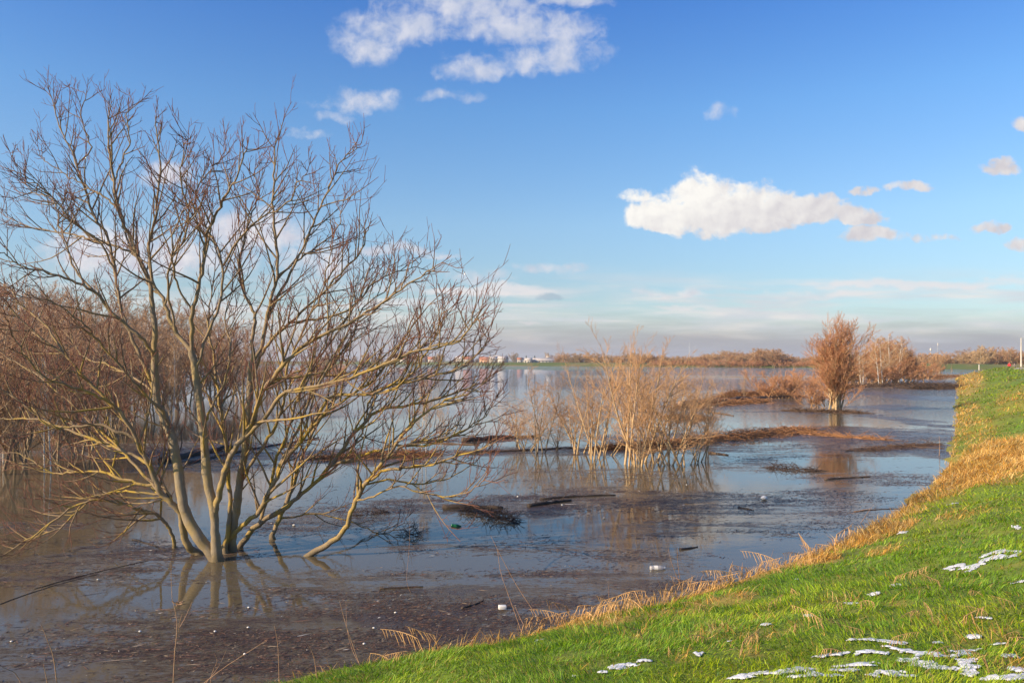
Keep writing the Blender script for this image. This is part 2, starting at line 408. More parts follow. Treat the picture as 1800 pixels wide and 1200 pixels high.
def scum(x, y):
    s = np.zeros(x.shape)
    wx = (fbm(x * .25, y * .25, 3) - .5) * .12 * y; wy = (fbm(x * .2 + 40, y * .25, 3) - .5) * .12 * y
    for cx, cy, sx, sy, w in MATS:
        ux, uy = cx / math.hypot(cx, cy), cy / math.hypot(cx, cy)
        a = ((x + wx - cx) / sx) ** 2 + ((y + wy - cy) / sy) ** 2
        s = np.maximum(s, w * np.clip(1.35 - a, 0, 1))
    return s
X, Y, q = polar(3.5, 6900, 620, -75, 75, 560)
r = np.hypot(X, Y); sc_ = scum(X, Y)
rip = np.clip((r - 45) / 60, 0, 1)
yy_ = HOR + H * F / np.maximum(Y, 1)
calm = np.exp(-((r - 172) / 22) ** 2) * np.clip((X - 8) / 8, 0, 1)
calm = np.maximum(calm, np.clip((fbm(X * .004, Y * .03, 3) - .56) * 9, 0, 1) * .7 * (r < 420))
rip = rip * (1 - calm) + .012 + .05 * np.clip((fbm(X * .12, Y * .2, 3) - .5) * 5, 0, 1) * np.clip((r - 14) / 10, 0, 1)
mw, g, b = mat_new('flood_water')
pos = g.new('ShaderNodeTexCoord').outputs['Object']
ps = g.sep(pos)
def stretch(ax, ay, rot=0.):
    mp = g.new('ShaderNodeMapping'); g.set(mp.inputs[0], pos); mp.inputs['Rotation'].default_value = (0, 0, math.radians(rot)); mp.inputs['Scale'].default_value = (ax, ay, 1)
    return mp.outputs[0]
sa = g.attr('scum').outputs['Fac']; ra = g.attr('ripple').outputs['Fac']
n1 = g.noise(stretch(.45, 1.9, -12), 1.3, 8, .68, .4); n2 = g.noise(stretch(1., 2.6, -12), 7., 6, .72)
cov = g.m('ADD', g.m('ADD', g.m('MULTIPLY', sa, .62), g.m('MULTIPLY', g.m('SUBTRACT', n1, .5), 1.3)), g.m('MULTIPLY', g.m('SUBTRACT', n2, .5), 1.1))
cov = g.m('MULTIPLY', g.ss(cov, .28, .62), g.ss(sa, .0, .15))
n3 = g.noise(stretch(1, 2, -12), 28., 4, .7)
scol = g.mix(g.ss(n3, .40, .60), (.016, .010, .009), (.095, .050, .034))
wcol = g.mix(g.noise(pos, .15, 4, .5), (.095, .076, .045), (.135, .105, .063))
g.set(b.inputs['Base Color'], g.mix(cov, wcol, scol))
g.set(b.inputs['Roughness'], g.m('ADD', .012, g.m('MULTIPLY', cov, .2)))
b.inputs['IOR'].default_value = 1.333
rn = g.m('ADD', g.noise(stretch(.7, 1.3, 20), 2.2, 5, .6), g.m('MULTIPLY', g.noise(stretch(1, 1.4, -25), 9., 4, .6), .35))
bp = g.new('ShaderNodeBump'); g.set(bp.inputs['Height'], rn); bp.inputs['Distance'].default_value = .12; g.set(bp.inputs['Strength'], ra)
bp2 = g.new('ShaderNodeBump'); g.set(bp2.inputs['Height'], g.m('MULTIPLY', cov, n3)); bp2.inputs['Distance'].default_value = .012; bp2.inputs['Strength'].default_value = .8
g.l.new(bp.outputs[0], bp2.inputs['Normal']); g.set(b.inputs['Normal'], bp2.outputs[0])
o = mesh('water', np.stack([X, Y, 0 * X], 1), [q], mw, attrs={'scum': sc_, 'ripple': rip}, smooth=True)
tag(o, kind='structure')

# ------------------------------------------------------------------ far bank and plain behind it
FB = [(-900, 1500), (-560, 900), (560, 760), (700, 640), (770, 600), (850, 505), (1000, 480), (1150, 425), (1300, 402), (1430, 380), (1560, 345), (1620, 326), (1700, 308), (1850, 285), (2300, 230), (3200, 210), (6000, 200)]
FBW = np.array([((px - 900) / F * D, D) for px, D in FB[1:]]); FBW = np.concatenate([[(-2500, 1500)], FBW])
seg = []
for a, bb in zip(FBW[:-1], FBW[1:]):
    n = max(2, int(np.hypot(*(bb - a)) / 9)); t = np.arange(n)[:, None] / n; seg.append(a + (bb - a) * t)
FBL = np.concatenate(seg + [FBW[-1:]])
for _ in range(6): FBL[1:-1] = (FBL[:-2] + 2 * FBL[1:-1] + FBL[2:]) / 4
T = unit(np.gradient(FBL, axis=0)); N = np.stack([-T[:, 1], T[:, 0]], 1)      # to the far side
prof = [(-2, -.6), (0, .0), (3, .75), (6.5, 1.75), (8, 2.0), (12, 2.0), (19, .4), (26, .3)]
V = []
for (off, z) in prof:
    jit = (fbm(FBL[:, 0] * .05 + off, FBL[:, 1] * .05, 3) - .5)
    V.append(np.stack([FBL[:, 0] + N[:, 0] * (off + jit * 2), FBL[:, 1] + N[:, 1] * (off + jit * 2), np.full(len(FBL), z) + jit * .6 * (z > .5)], 1))
for k, (off, z) in enumerate([(200, .3), (6000, .3)]):
    V.append(np.stack([FBL[:, 0] * (1 + off / 400), FBL[:, 1] * (1 + off / 400) + off, np.full(len(FBL), z)], 1))
nr = len(V); nc = len(FBL); i = np.arange(nr * nc).reshape(nr, nc)
q = np.stack([i[:-1, :-1], i[:-1, 1:], i[1:, 1:], i[1:, :-1]], -1).reshape(-1, 4)
mf, g, b = mat_new('far_grass')
pos = g.new('ShaderNodeTexCoord').outputs['Object']
c = g.mix(g.ss(g.noise(pos, .05, 5, .6), .42, .62), (.085, .115, .02), (.19, .14, .05))
g.set(b.inputs['Base Color'], c); b.inputs['Roughness'].default_value = 1
o = mesh('far_bank', np.concatenate(V), [q], mf, smooth=True); tag(o, kind='structure')
def far_point(px, back):
    """ground point on the line through px, `back` metres behind the far waterline"""
    k = (px - 900) / F
    s = FBL[:, 0] - k * FBL[:, 1]; j = np.where((s[:-1] <= 0) & (s[1:] > 0))[0][0]
    D = FBL[j, 1] + back
    return np.array([k * D, D, (2.0 if 7 < back < 13 else .3)])

# ------------------------------------------------------------------ tree builders
def make_tree(name, parts_mats, h, stems, lean, lv, seed, stem_r=.05, spread=.15, up=.35, narrow=1., fork=True, wob=.06, tip=.004, hv=.72):
    """a bare tree: trunk mesh (stems and limbs) and crown mesh (twigs)"""
    rng = np.random.default_rng(seed)
    root = empty(name)
    P0 = np.zeros((stems, 3)); P0[:, :2] = rng.normal(0, spread, (stems, 2)); P0[:, 2] = -.25
    a = np.arange(stems) * 2 * np.pi / stems + rng.uniform(0, 1, stems); ln = np.radians(rng.uniform(lean[0], lean[1], stems))
    D0 = np.stack([np.cos(a) * np.sin(ln), np.sin(a) * np.sin(ln), np.cos(ln)], 1)
    L = h * rng.uniform(hv, 1.0, stems) / np.cos(ln * .7); L[0] = h
    P = grow(P0, D0, L, 12, up * .5, wob * .5, rng)
    tt = np.linspace(0, 1, 12); R = stem_r * (1 - tt) ** .8 * rng.uniform(.7, 1.1, stems)[:, None] + tip
    tr = Tubes(); tr.add(P, R, 6); tw = Tubes()
    for li, (k, tmin, ratio, ang, n, sides, rr) in enumerate(lv):
        S, D, t, par, r = spawn(P, R, L, k, tmin, .98, ang, rng)
        env = np.clip(1.05 - 1.15 * np.abs(t - .38) ** 1.2, .25, 1) if li == 0 else (1 - .55 * t)
        Lc = L[par] * ratio * env * rng.uniform(.6, 1.15, len(par)) * (narrow if li == 0 else 1)
        C = grow(S, D, Lc, n, up * (1.2 if li == 0 else .8), wob * 1.4, rng)
        rb = np.minimum(r * .65, rr); ct = np.linspace(0, 1, n)
        Rc = rb[:, None] * (1 - ct) ** .9 + tip * .55
        (tr if li == 0 else tw).add(C, Rc, 4 if li == 0 else 3)
        P, R, L = C, Rc, Lc
    tr.build('trunk', parts_mats[0], root); tw.build('crown', parts_mats[1], root)
    return root
def copy_tree(root, loc, rz, s, sz=None):
    r = root.copy(); scene.collection.objects.link(r)
    for k in list(r.keys()): del r[k]
    r.location = loc; r.rotation_euler = (0, 0, rz); r.scale = (s, s, sz or s)
    for ch in root.children:
        c = ch.copy(); scene.collection.objects.link(c); c.parent = r
    return r
USED = set()
def place(root, loc, rz, s, sz=None):
    if root.name not in USED:
        USED.add(root.name); root.location = loc; root.rotation_euler = (0, 0, rz); root.scale = (s, s, sz or s); return root
    return copy_tree(root, loc, rz, s, sz)

m_main = bark('main_bark', (.22, .075, .045), (.29, .20, .11), (.29, .225, .14), (.46, .30, .03), .9, .0040, .0100, .09, vary=0)
m_brown = bark('brown_bark', (.54, .30, .165), (.42, .29, .17), (.30, .23, .14), r0=.002, r1=.02, r2=.1)
m_rust = bark('rust_bark', (.62, .29, .14), (.56, .32, .16), (.40, .29, .16), r0=.002, r1=.02, r2=.1, vary=.15)
m_tan = bark('tan_bark', (.62, .35, .17), (.58, .39, .20), (.44, .34, .19), r0=.002, r1=.02, r2=.1, vary=.12)
m_grey = bark('grey_bark', (.42, .29, .18), (.24, .19, .13), (.22, .19, .14), r0=.002, r1=.02, r2=.1)
mb_, g, b = mat_new('birch_bark')
pos = g.new('ShaderNodeTexCoord').outputs['Object']
mp = g.new('ShaderNodeMapping'); g.set(mp.inputs[0], pos); mp.inputs['Scale'].default_value = (3, 3, 9)
g.set(b.inputs['Base Color'], g.mix(g.ss(g.noise(mp.outputs[0], 1.2, 5, .7), .56, .66), (.62, .56, .47), (.16, .12, .09))); b.inputs['Roughness'].default_value = .7
m_birch = mb_

# ------------------------------------------------------------------ the big multi-stemmed tree in the flood
# limbs: (points in the photograph, base radius, tip radius, depth swing in metres, start depth or None = from the water)
D0T = 14.1
LIMBS = [
 # stems
 ('A', [(380, 985), (362, 960), (340, 930), (322, 888), (314, 833), (306, 783), (293, 743), (278, 710), (273, 667), (272, 617)], .155, .075, .25, None),
 ('A1', [(272, 617), (271, 560), (263, 500), (247, 460), (233, 422), (213, 367), (200, 300), (192, 240), (190, 183), (194, 130)], .075, .007, .8, 'A'),
 ('A2', [(272, 630), (262, 612), (233, 580), (197, 550), (160, 510), (117, 490), (75, 478), (43, 470), (15, 450), (-10, 440)], .05, .006, -1.2, 'A'),
 ('A3', [(275, 690), (255, 640), (226, 575), (213, 543), (203, 483), (190, 413), (163, 367), (152, 327), (137, 273), (120, 227), (103, 183), (93, 140), (78, 115)], .05, .006, 1.6, 'A'),
 ('B', [(382, 985), (378, 940), (376, 897), (366, 850), (361, 800), (356, 750), (350, 700), (343, 650), (337, 617)], .13, .07, .1, None),
 ('B1', [(337, 617), (338, 560), (347, 510), (356, 470), (366, 400), (385, 355), (402, 320), (417, 287), (430, 240), (433, 235)], .055, .006, -.9, 'B'),
 ('B2', [(337, 617), (310, 583), (292, 540), (268, 493), (262, 440), (268, 400), (277, 333), (280, 260), (275, 190), (274, 160)], .06, .006, .7, 'B'),
 ('B3', [(345, 660), (362, 600), (385, 540), (392, 470), (372, 410), (350, 372), (345, 320), (363, 287), (388, 255), (397, 205)], .045, .005, 2.0, 'B'),
 ('B4', [(310, 583), (296, 520), (300, 460), (325, 410), (330, 350), (318, 290), (325, 230), (333, 215)], .032, .005, -1.7, 'B2'),
 ('D', [(408, 968), (410, 930), (417, 880), (422, 840), (431, 783), (437, 720), (441, 665), (443, 637)], .12, .07, -.2, None),
 ('D1', [(443, 637), (444, 590), (447, 555), (433, 520), (420, 470), (428, 420), (440, 370), (455, 330), (448, 280), (462, 250)], .05, .005, 1.5, 'D'),
 ('D2', [(443, 637), (463, 600), (472, 543), (488, 483), (483, 400), (480, 333), (481, 287), (484, 227), (490, 215)], .058, .006, .3, 'D'),
 ('D3', [(440, 680), (455, 630), (475, 600), (510, 567), (560, 522), (605, 473), (633, 443), (645, 402), (650, 390)], .048, .006, -.6, 'D'),
 ('D4', [(472, 560), (500, 500), (530, 440), (547, 395), (567, 345), (583, 300), (600, 260), (625, 235), (637, 213)], .04, .005, .8, 'D2'),
 ('C', [(384, 905), (392, 860), (402, 815), (423, 775), (445, 740), (460, 690), (492, 650), (533, 607), (600, 575), (650, 545), (700, 513), (747, 480), (783, 457)], .085, .006, -1.4, 'B'),
 ('C2', [(423, 775), (460, 740), (500, 690), (550, 678), (607, 667), (667, 643), (733, 617), (800, 603), (833, 567), (845, 560)], .055, .006, -2.2, 'C'),
 ('G', [(388, 968), (405, 945), (430, 920), (460, 893), (477, 857), (495, 815), (533, 770), (565, 733), (610, 700), (660, 665), (707, 600), (733, 560), (777, 513)], .085, .006, -.9, None),
 ('G3', [(495, 815), (525, 750), (550, 690), (585, 640), (620, 590), (640, 540), (690, 500), (700, 462)], .045, .005, 1.6, 'G'),
 ('G4', [(533, 770), (580, 700), (640, 693), (693, 677), (767, 660), (817, 640), (850, 610), (862, 580)], .045, .005, -1.6, 'G'),
 ('K', [(420, 963), (448, 928), (500, 893), (540, 860), (580, 820), (617, 770), (660, 725), (720, 712), (770, 700), (815, 685), (850, 670), (877, 652)], .08, .006, 1.1, None),
 ('K2', [(580, 820), (640, 800), (693, 783), (750, 783), (800, 765), (845, 735), (870, 700)], .04, .005, -.8, 'K'),
 ('K3', [(560, 842), (610, 800), (640, 750), (655, 690), (700, 640), (760, 600), (785, 560)], .035, .005, 1.5, 'K'),
 ('HH', [(477, 947), (487, 920), (510, 870), (523, 823), (536, 790), (560, 740), (590, 690), (600, 640), (620, 600), (650, 580)], .075, .006, 1.5, None),
 ('H2', [(490, 915), (520, 908), (550, 903), (617, 917), (667, 937), (700, 925), (717, 908)], .03, .005, .6, 'HH'),
 ('FF', [(538, 977), (577, 957), (610, 923), (623, 883), (647, 843), (672, 815), (690, 790), (713, 757), (750, 725), (790, 700), (830, 690), (865, 660)], .085, .006, -1.1, None),
 ('F2', [(647, 843), (680, 826), (720, 822), (765, 815), (805, 800), (850, 787), (895, 765)], .042, .005, -1.5, 'FF'),
 ('F3', [(660, 828), (700, 790), (740, 775), (780, 770), (815, 755), (850, 735), (880, 690)], .035, .005, .4, 'FF'),
 ('F4', [(625, 880), (660, 870), (700, 855), (760, 870), (810, 870), (845, 850), (857, 835)], .028, .004, -1.8, 'FF'),
 ('L', [(350, 974), (333, 962), (322, 935), (318, 903), (298, 880), (280, 862), (263, 817), (247, 790), (233, 757), (213, 727), (183, 697), (143, 657), (110, 620), (67, 590), (20, 543), (-5, 520)], .10, .006, -1.3, None),
 ('L2', [(213, 727), (190, 705), (150, 687), (117, 677), (80, 663), (47, 630), (20, 580), (5, 540)], .038, .005, -2.0, 'L'),
 ('L3', [(263, 817), (235, 800), (200, 785), (160, 770), (100, 747), (50, 735), (0, 737), (-30, 735)], .05, .006, 1.2, 'L'),
 ('L4', [(308, 962), (305, 945), (293, 923), (278, 905), (255, 898), (233, 892), (190, 880), (150, 882), (110, 902), (60, 940), (20, 965), (-15, 995)], .055, .006, -.8, None),
 ('L5', [(322, 880), (295, 850), (255, 852), (210, 840), (180, 829), (140, 829), (100, 832), (65, 815), (30, 797), (-10, 795)], .045, .006, .9, 'L'),
 ('L6', [(233, 770), (200, 757), (167, 747), (120, 752), (90, 750), (60, 725), (33, 703), (0, 683), (-20, 670)], .042, .006, -.3, 'L'),
 ('L7', [(277, 870), (230, 866), (200, 863), (160, 880), (120, 915), (90, 935), (40, 950), (-5, 950)], .028, .005, 1.4, 'L'),
 ('U1', [(263, 500), (240, 455), (200, 430), (165, 418), (133, 408), (90, 400), (50, 390), (20, 375), (-5, 360)], .036, .005, 1.9, 'A1'),
 ('U2', [(203, 483), (180, 430), (150, 400), (117, 367), (93, 333), (70, 312), (50, 293), (32, 275), (17, 240)], .03, .005, -1.0, 'A3'),
 ('U3', [(213, 367), (190, 340), (165, 320), (147, 307), (125, 292), (110, 280), (85, 262), (70, 245), (65, 220)], .026, .005, .5, 'A1'),
 ('U4', [(160, 510), (130, 470), (118, 430), (105, 390), (98, 350), (85, 330), (60, 325), (45, 300), (42, 240)], .028, .005, 1.2, 'A2'),
 ('U5', [(392, 470), (420, 420), (450, 380), (500, 350), (520, 310), (535, 290), (545, 265)], .03, .005, -1.0, 'B3'),
 ('U6', [(488, 483), (520, 460), (548, 440), (590, 400), (600, 365), (605, 320)], .03, .005, 1.5, 'D2'),
 ('U7', [(200, 300), (215, 255), (228, 215), (222, 170), (232, 150), (228, 125)], .024, .005, .4, 'A1'),
 ('U8', [(137, 273), (160, 235), (150, 200), (142, 160), (150, 125), (120, 110)], .022, .005, .5, 'A3'),
 ('U9', [(510, 567), (560, 560), (620, 540), (655, 500), (690, 480), (730, 470), (745, 450)], .032, .005, 1.4, 'D3'),
 ('UA', [(620, 700), (680, 690), (730, 650), (760, 600), (775, 560), (790, 530)], .03, .005, -2.4, 'G'),
 ('UB', [(337, 550), (312, 500), (303, 455), (305, 410), (318, 370), (345, 330)], .03, .005, -1.4, 'B1'),
 ('UC', [(110, 620), (80, 570), (40, 540), (20, 510), (5, 500), (-15, 480)], .03, .005, .8, 'L'),
 ('UD', [(296, 743), (270, 690), (230, 660), (190, 640), (150, 630), (120, 590), (95, 570)], .035, .005, 2.0, 'A'),
 ('N1', [(453, 923), (468, 880), (482, 820), (503, 765), (523, 705), (542, 655), (575, 610), (610, 560), (640, 500), (655, 450)], .05, .006, .3, 'K'),
 ('N2', [(290, 870), (252, 832), (215, 792), (170, 752), (120, 705), (70, 662), (20, 632), (-10, 612)], .045, .006, 1.8, 'L'),
 ('N3', [(424, 850), (448, 805), (478, 762), (498, 705), (506, 645), (530, 585), (560, 530), (575, 470), (585, 420)], .05, .006, -1.6, 'D'),
 ('N4', [(300, 765), (284, 722), (250, 690), (215, 645), (175, 603), (140, 562), (90, 532), (40, 522)], .042, .006, -1.9, 'A'),
 ('N5', [(395, 972), (401, 930), (404, 870), (399, 800), (391, 740), (384, 690), (374, 620), (366, 560), (374, 500), (380, 430)], .07, .006, 1.2, None),
 ('N6', [(640, 850), (690, 842), (735, 852), (790, 838), (830, 815), (858, 790)], .028, .005, .7, 'FF'),
 ('UE', [(356, 750), (380, 700), (400, 650), (405, 600), (395, 560), (410, 500), (405, 455)], .035, .005, 2.2, 'B'),
]
def catmull(P, n):
    P = np.asarray(P, float); Q = np.concatenate([[2 * P[0] - P[1]], P, [2 * P[-1] - P[-2]]])
    seg = np.linspace(0, len(P) - 1, n); i = np.minimum(seg.astype(int), len(P) - 2); t = (seg - i)[:, None]
    p0, p1, p2, p3 = Q[i], Q[i + 1], Q[i + 2], Q[i + 3]
    return .5 * (2 * p1 + (p2 - p0) * t + (2 * p0 - 5 * p1 + 4 * p2 - p3) * t ** 2 + (3 * p1 - p0 - 3 * p2 + p3) * t ** 3)
def main_tree():
    rng = np.random.default_rng(21)
    root = empty('flooded_tree', tuple(wpt(378, 985)))
    base = np.array(root.location)
    tag(root, 'large bare tree with many spreading lichen-yellow stems rising from the flood water', 'tree')
    done = {}
    nseg = 0
    for key, pts, r0, r1, dz, src in LIMBS:
        pts = np.array(pts, float); pts[:, 1] = np.where(pts[:, 1] < 450, 450 + (pts[:, 1] - 450) * .875, pts[:, 1]); r0 *= .68 if src else .66; r1 *= .8; n = max(14, len(pts) * 4)
        if src is None:
            D = wpt(pts[0, 0], pts[0, 1])[1]; start = None
        else:
            S = done[src][0]; ip = S[:, 1:2]
            pp = np.stack([S[:, 0] / S[:, 1] * F + 900, HOR + (H - S[:, 2]) / S[:, 1] * F], 1)
            j = np.argmin(np.hypot(*(pp - pts[0]).T)); D = S[j, 1]; start = S[j]
        c2 = catmull(pts, n); t = np.linspace(0, 1, n)
        # crook: small irregular wander as wood has
        Ds = D + dz * t ** 1.15 + np.cumsum(rng.normal(0, .012, n))
        W = np.stack([(c2[:, 0] - 900) / F * Ds, Ds, H - (c2[:, 1] - HOR) * Ds / F], 1)
        if start is not None:
            W += (start - W[0]) * np.clip(1 - t * 4, 0, 1)[:, None]
        else:
            down = W[0] - (W[3] - W[0]) * .6; down[2] = -.5; W = np.concatenate([[down], W]); n += 1; t = np.linspace(0, 1, n)
        W[1:-1] += rng.normal(0, .006, (n - 2, 3)) * (1 if r0 > .06 else 2)
        R = r1 + (r0 - r1) * (1 - t) ** .85
        R *= 1 + .07 * np.interp(t, np.linspace(0, 1, 12), rng.normal(0, 1, 12)) * (R > .015)
        if start is None: R[:3] *= [1.45, 1.3, 1.1]
        done[key] = (W, R)
        tb = Tubes(); tb.add(W - base, R, 10 if r0 > .07 else 8)
        tip_branch = r1 < .01
        part = tb.build('trunk' if not tip_branch else 'branch', m_main, root)
        L = np.sum(np.linalg.norm(np.diff(W, axis=0), axis=1))
        # side shoots
        k = int(L * (4.4 if tip_branch else 1.2)); tw = Tubes()
        if k:
            S, Dr, tt, par, rr = spawn((W - base)[None], R[None], None, k, .22 if tip_branch else .45, .99, (24, 58), rng, flat=.35)
            Lc = (.24 + 1.15 * (1 - tt) ** .6 * np.minimum(1, L / 5)) * rng.uniform(.55, 1.35, k)
            big = rng.random(k) < .12; Lc[big] *= 1.5
            C = grow(S, Dr, Lc, 8, .42, .085, rng); ct = np.linspace(0, 1, 8)
            Rc = (np.minimum(rr * .6, .005 + .013 * Lc))[:, None] * (1 - ct) ** .8 + .0036
            tw.add(C, Rc, 5)
            S2, D2, t2, p2, r2 = spawn(C, Rc, Lc, 4, .15, .95, (22, 52), rng, flat=.1)
            L2 = np.clip(Lc[p2] * .58 * rng.uniform(.5, 1.2, len(p2)), .09, .7)
            C2 = grow(S2, D2, L2, 6, .42, .09, rng); c2t = np.linspace(0, 1, 6)
            R2 = np.minimum(r2 * .75, .0062)[:, None] * (1 - c2t * .55) ; R2 = np.maximum(R2, .0030)
            tw.add(C2, R2, 4)
            keep = L2 > .3
            S3, D3, t3, p3, r3 = spawn(C2[keep], R2[keep], L2[keep], 2, .3, .95, (22, 45), rng, flat=.2)
            L3 = np.clip(L2[keep][p3] * .5 * rng.uniform(.5, 1.1, len(p3)), .07, .3)
            C3 = grow(S3, D3, L3, 4, .5, .08, rng)
            tw.add(C3, np.tile([.0042, .0038, .0033, .0027], (len(C3), 1)), 3)
        if tip_branch:
            e = (W - base)[-1]; T = unit(W[-1] - W[-3])
            S = np.tile(e, (3, 1)); Dr = unit(T + rng.normal(0, .32, (3, 3)))
            C = grow(S, Dr, rng.uniform(.12, .3, 3), 5, .5, .06, rng)
            tw.add(C, np.tile([.0055, .005, .0045, .004, .003], (3, 1)), 4)
        if tw.n: tw.build('twigs', m_main, part)
main_tree()

# ------------------------------------------------------------------ tree prototypes
#                              (children, tmin, length ratio, angle, points, sides, max radius)
def P_thicket(seed): return make_tree('bare_willow', (m_brown, m_brown), 8, 6, (3, 24), [(12, .10, .42, (25, 60), 7, 4, .025), (7, .12, .55, (22, 55), 5, 3, .012), (7, .1, .62, (20, 55), 4, 3, .007)], seed, .055, .35, .32, tip=.0095)
def P_rust(seed): return make_tree('bare_willow', (m_tan, m_rust), 6.3, 13, (0, 11), [(16, .15, .46, (20, 44), 7, 4, .02), (8, .12, .56, (20, 48), 5, 3, .01), (8, .1, .62, (18, 48), 4, 3, .007)], seed, .055, .2, .42, tip=.0065, hv=.45)
def P_bush(seed): return make_tree('willow_shrub', (m_tan, m_tan), 4.6, 6, (3, 26), [(10, .2, .42, (22, 52), 7, 4, .012), (6, .15, .56, (20, 50), 5, 3, .006), (6, .15, .6, (18, 50), 4, 3, .0045)], seed, .04, .25, .32, tip=.0032)
def P_slim(seed): return make_tree('willow_shrub', (m_grey, m_tan), 4.2, 4, (2, 18), [(12, .12, .38, (26, 60), 7, 4, .010), (7, .15, .56, (22, 55), 5, 3, .006), (6, .15, .6, (18, 50), 4, 3, .0042)], seed, .032, .12, .28, tip=.003)
def P_low(seed): return make_tree('willow_shrub', (m_rust, m_rust), 3.2, 13, (5, 52), [(9, .15, .42, (20, 50), 6, 3, .012), (7, .12, .56, (20, 50), 5, 3, .009), (6, .15, .6, (18, 50), 4, 3, .008)], seed, .025, .5, .45, tip=.0075)
def P_birch(seed): return make_tree('birch_tree', (m_birch, m_tan), 7.5, 2, (1, 9), [(18, .25, .3, (25, 55), 6, 3, .012), (8, .12, .56, (20, 50), 5, 3, .009), (8, .15, .6, (18, 50), 4, 3, .008)], seed, .055, .3, .25, tip=.0075)
def P_far(seed, m=None): return make_tree('bare_tree', (m_brown, m or m_rust), 9, 6, (2, 30), [(11, .12, .5, (25, 60), 6, 3, .06), (8, .12, .56, (22, 55), 4, 3, .04), (7, .12, .62, (20, 55), 3, 3, .035)], seed, .14, .8, .3, tip=.03)
TH = [P_thicket(s) for s in (11, 12, 13, 14)]
RU = [P_rust(s) for s in (31,)]; BU = [P_bush(s) for s in (41, 42, 43)]; SL = [P_slim(s) for s in (51, 52)]
TT = make_tree('bare_willow', (m_tan, m_tan), 6.3, 8, (1, 18), [(13, .15, .38, (22, 50), 7, 4, .02), (8, .12, .56, (20, 48), 5, 3, .01), (8, .1, .62, (18, 48), 4, 3, .007)], 35, .05, .3, .4, tip=.007, hv=.5)
LO = [P_low(s) for s in (61, 62, 63)]; BI = [P_birch(s) for s in (71, 72)]
FA = [P_far(81), P_far(82), P_far(83, m_brown), P_far(84, m_tan)]
rr_ = random.Random(5)
def tree_at(proto, px, base, top, label, cat, group=None, D=None, z=0, h0=None, wide=1.):
    """stand a copy where the photograph shows its foot (row base) and as high as its tip (row top)"""
    p = wpt(px, base) if D is None else np.array([(px - 900) / F * D, D, z])
    hh = (H - p[2]) + (HOR - top) * p[1] / F
    nat = h0; s = hh / nat
    o = place(proto, tuple(p), rr_.uniform(0, 6.28), s * wide, s)
    tag(o, label, cat, group); return o

# the flooded thicket on the left
ORD = ['first', 'second', 'third', 'fourth', 'fifth', 'sixth', 'seventh', 'eighth', 'ninth', 'tenth', 'eleventh', 'twelfth', 'thirteenth', 'fourteenth', 'fifteenth', 'sixteenth', 'seventeenth', 'eighteenth', 'nineteenth', 'twentieth'] + ['%dth' % k for k in range(21, 90)]
topline = lambda px: np.interp(px, [-60, 50, 130, 170, 250, 330, 400, 450, 500, 560], [470, 455, 520, 505, 545, 520, 545, 575, 605, 615])
rows = [('front', [(-40, 835), (28, 820), (92, 806), (150, 800), (205, 775)]),
        ('second', [(5, 775), (60, 762), (112, 765), (165, 752), (225, 745), (270, 742)]),
        ('third', [(20, 725), (85, 722), (140, 715), (195, 720), (250, 714), (300, 722), (340, 718), (380, 712)]),
        ('back', [(-30, 700), (50, 698), (120, 695), (180, 690), (230, 692), (290, 694), (345, 694), (395, 692), (425, 704), (455, 694), (490, 690), (530, 685), (560, 680)])]
for rn_, lst in rows:
    for j, (px, by) in enumerate(lst):
        tall = topline(px) + (rr_.uniform(-12, 45) if rn_ != 'front' else rr_.uniform(10, 80))
        tree_at(TH[(j + len(rn_)) % 4], px, by, tall, 'bare brown willow, %s from the left in the %s row of the flooded thicket' % (ORD[j], rn_), 'tree', 'bare willows of the flooded thicket', h0=8.3, wide=1.15)
for j, (px, by, ty, lb) in enumerate([(5, 812, 560, 'slim white-stemmed birch at the left edge of the thicket'), (82, 832, 600, 'thin white birch in front of the left thicket, leaning right'),
                                      (300, 755, 590, 'white birch between the stems of the large tree'), (745, 800, 655, 'thin white sapling in the water right of the large tree'), (548, 700, 632, 'small pale birch at the right end of the thicket')]):
    o = tree_at(BI[j % 2], px, by, ty, lb, 'tree', 'birches in the flood at left', h0=7.6, wide=.75)
for j, px in enumerate([470, 520, 570, 600, 655]):
    tree_at(LO[j % 3], px, [688, 676, 668, 660, 655][j], [640, 640, 634, 640, 643][j], 'low russet shrub where the left thicket thins out, %s from the left' % ORD[j], 'shrub', 'low shrubs trailing off the thicket', h0=3.3, wide=1.3)

# willows standing in the middle of the flood
tree_at(SL[0], 950, 796, 640, 'slender pale willow, leftmost of the clump in mid water', 'shrub', 'willow shrubs in mid water', h0=4.3, wide=1.35)
tree_at(BU[0], 1043, 806, 602, 'straight-stemmed willow left of the tallest shrub in mid water', 'shrub', 'willow shrubs in mid water', h0=4.8, wide=.85)
tree_at(BU[0], 1103, 818, 562, 'tallest willow shrub in mid water with a pale feathery top', 'shrub', 'willow shrubs in mid water', h0=4.8, wide=1.0)
tree_at(BU[1], 1140, 812, 588, 'many-stemmed willow right behind the tallest shrub in mid water', 'shrub', 'willow shrubs in mid water', h0=4.8, wide=1.0)
tree_at(BU[2], 1200, 818, 630, 'willow shrub with stems leaning right at the right side of the clump', 'shrub', 'willow shrubs in mid water', h0=4.8, wide=1.4)
tree_at(SL[0], 1010, 782, 700, 'low twiggy willow between the two slender ones', 'shrub', 'willow shrubs in mid water', h0=4.3, wide=1.7)
tree_at(SL[1], 1175, 790, 640, 'thin willow behind the right-leaning shrub', 'shrub', 'willow shrubs in mid water', h0=4.3, wide=1.6)
tree_at(SL[0], 1240, 770, 668, 'open wide-branched willow at the right end of the clump', 'shrub', 'willow shrubs in mid water', h0=4.3, wide=1.6)
tree_at(SL[1], 910, 775, 690, 'small twiggy willow left of the slender pale one', 'shrub', 'willow shrubs in mid water', h0=4.3, wide=1.6)
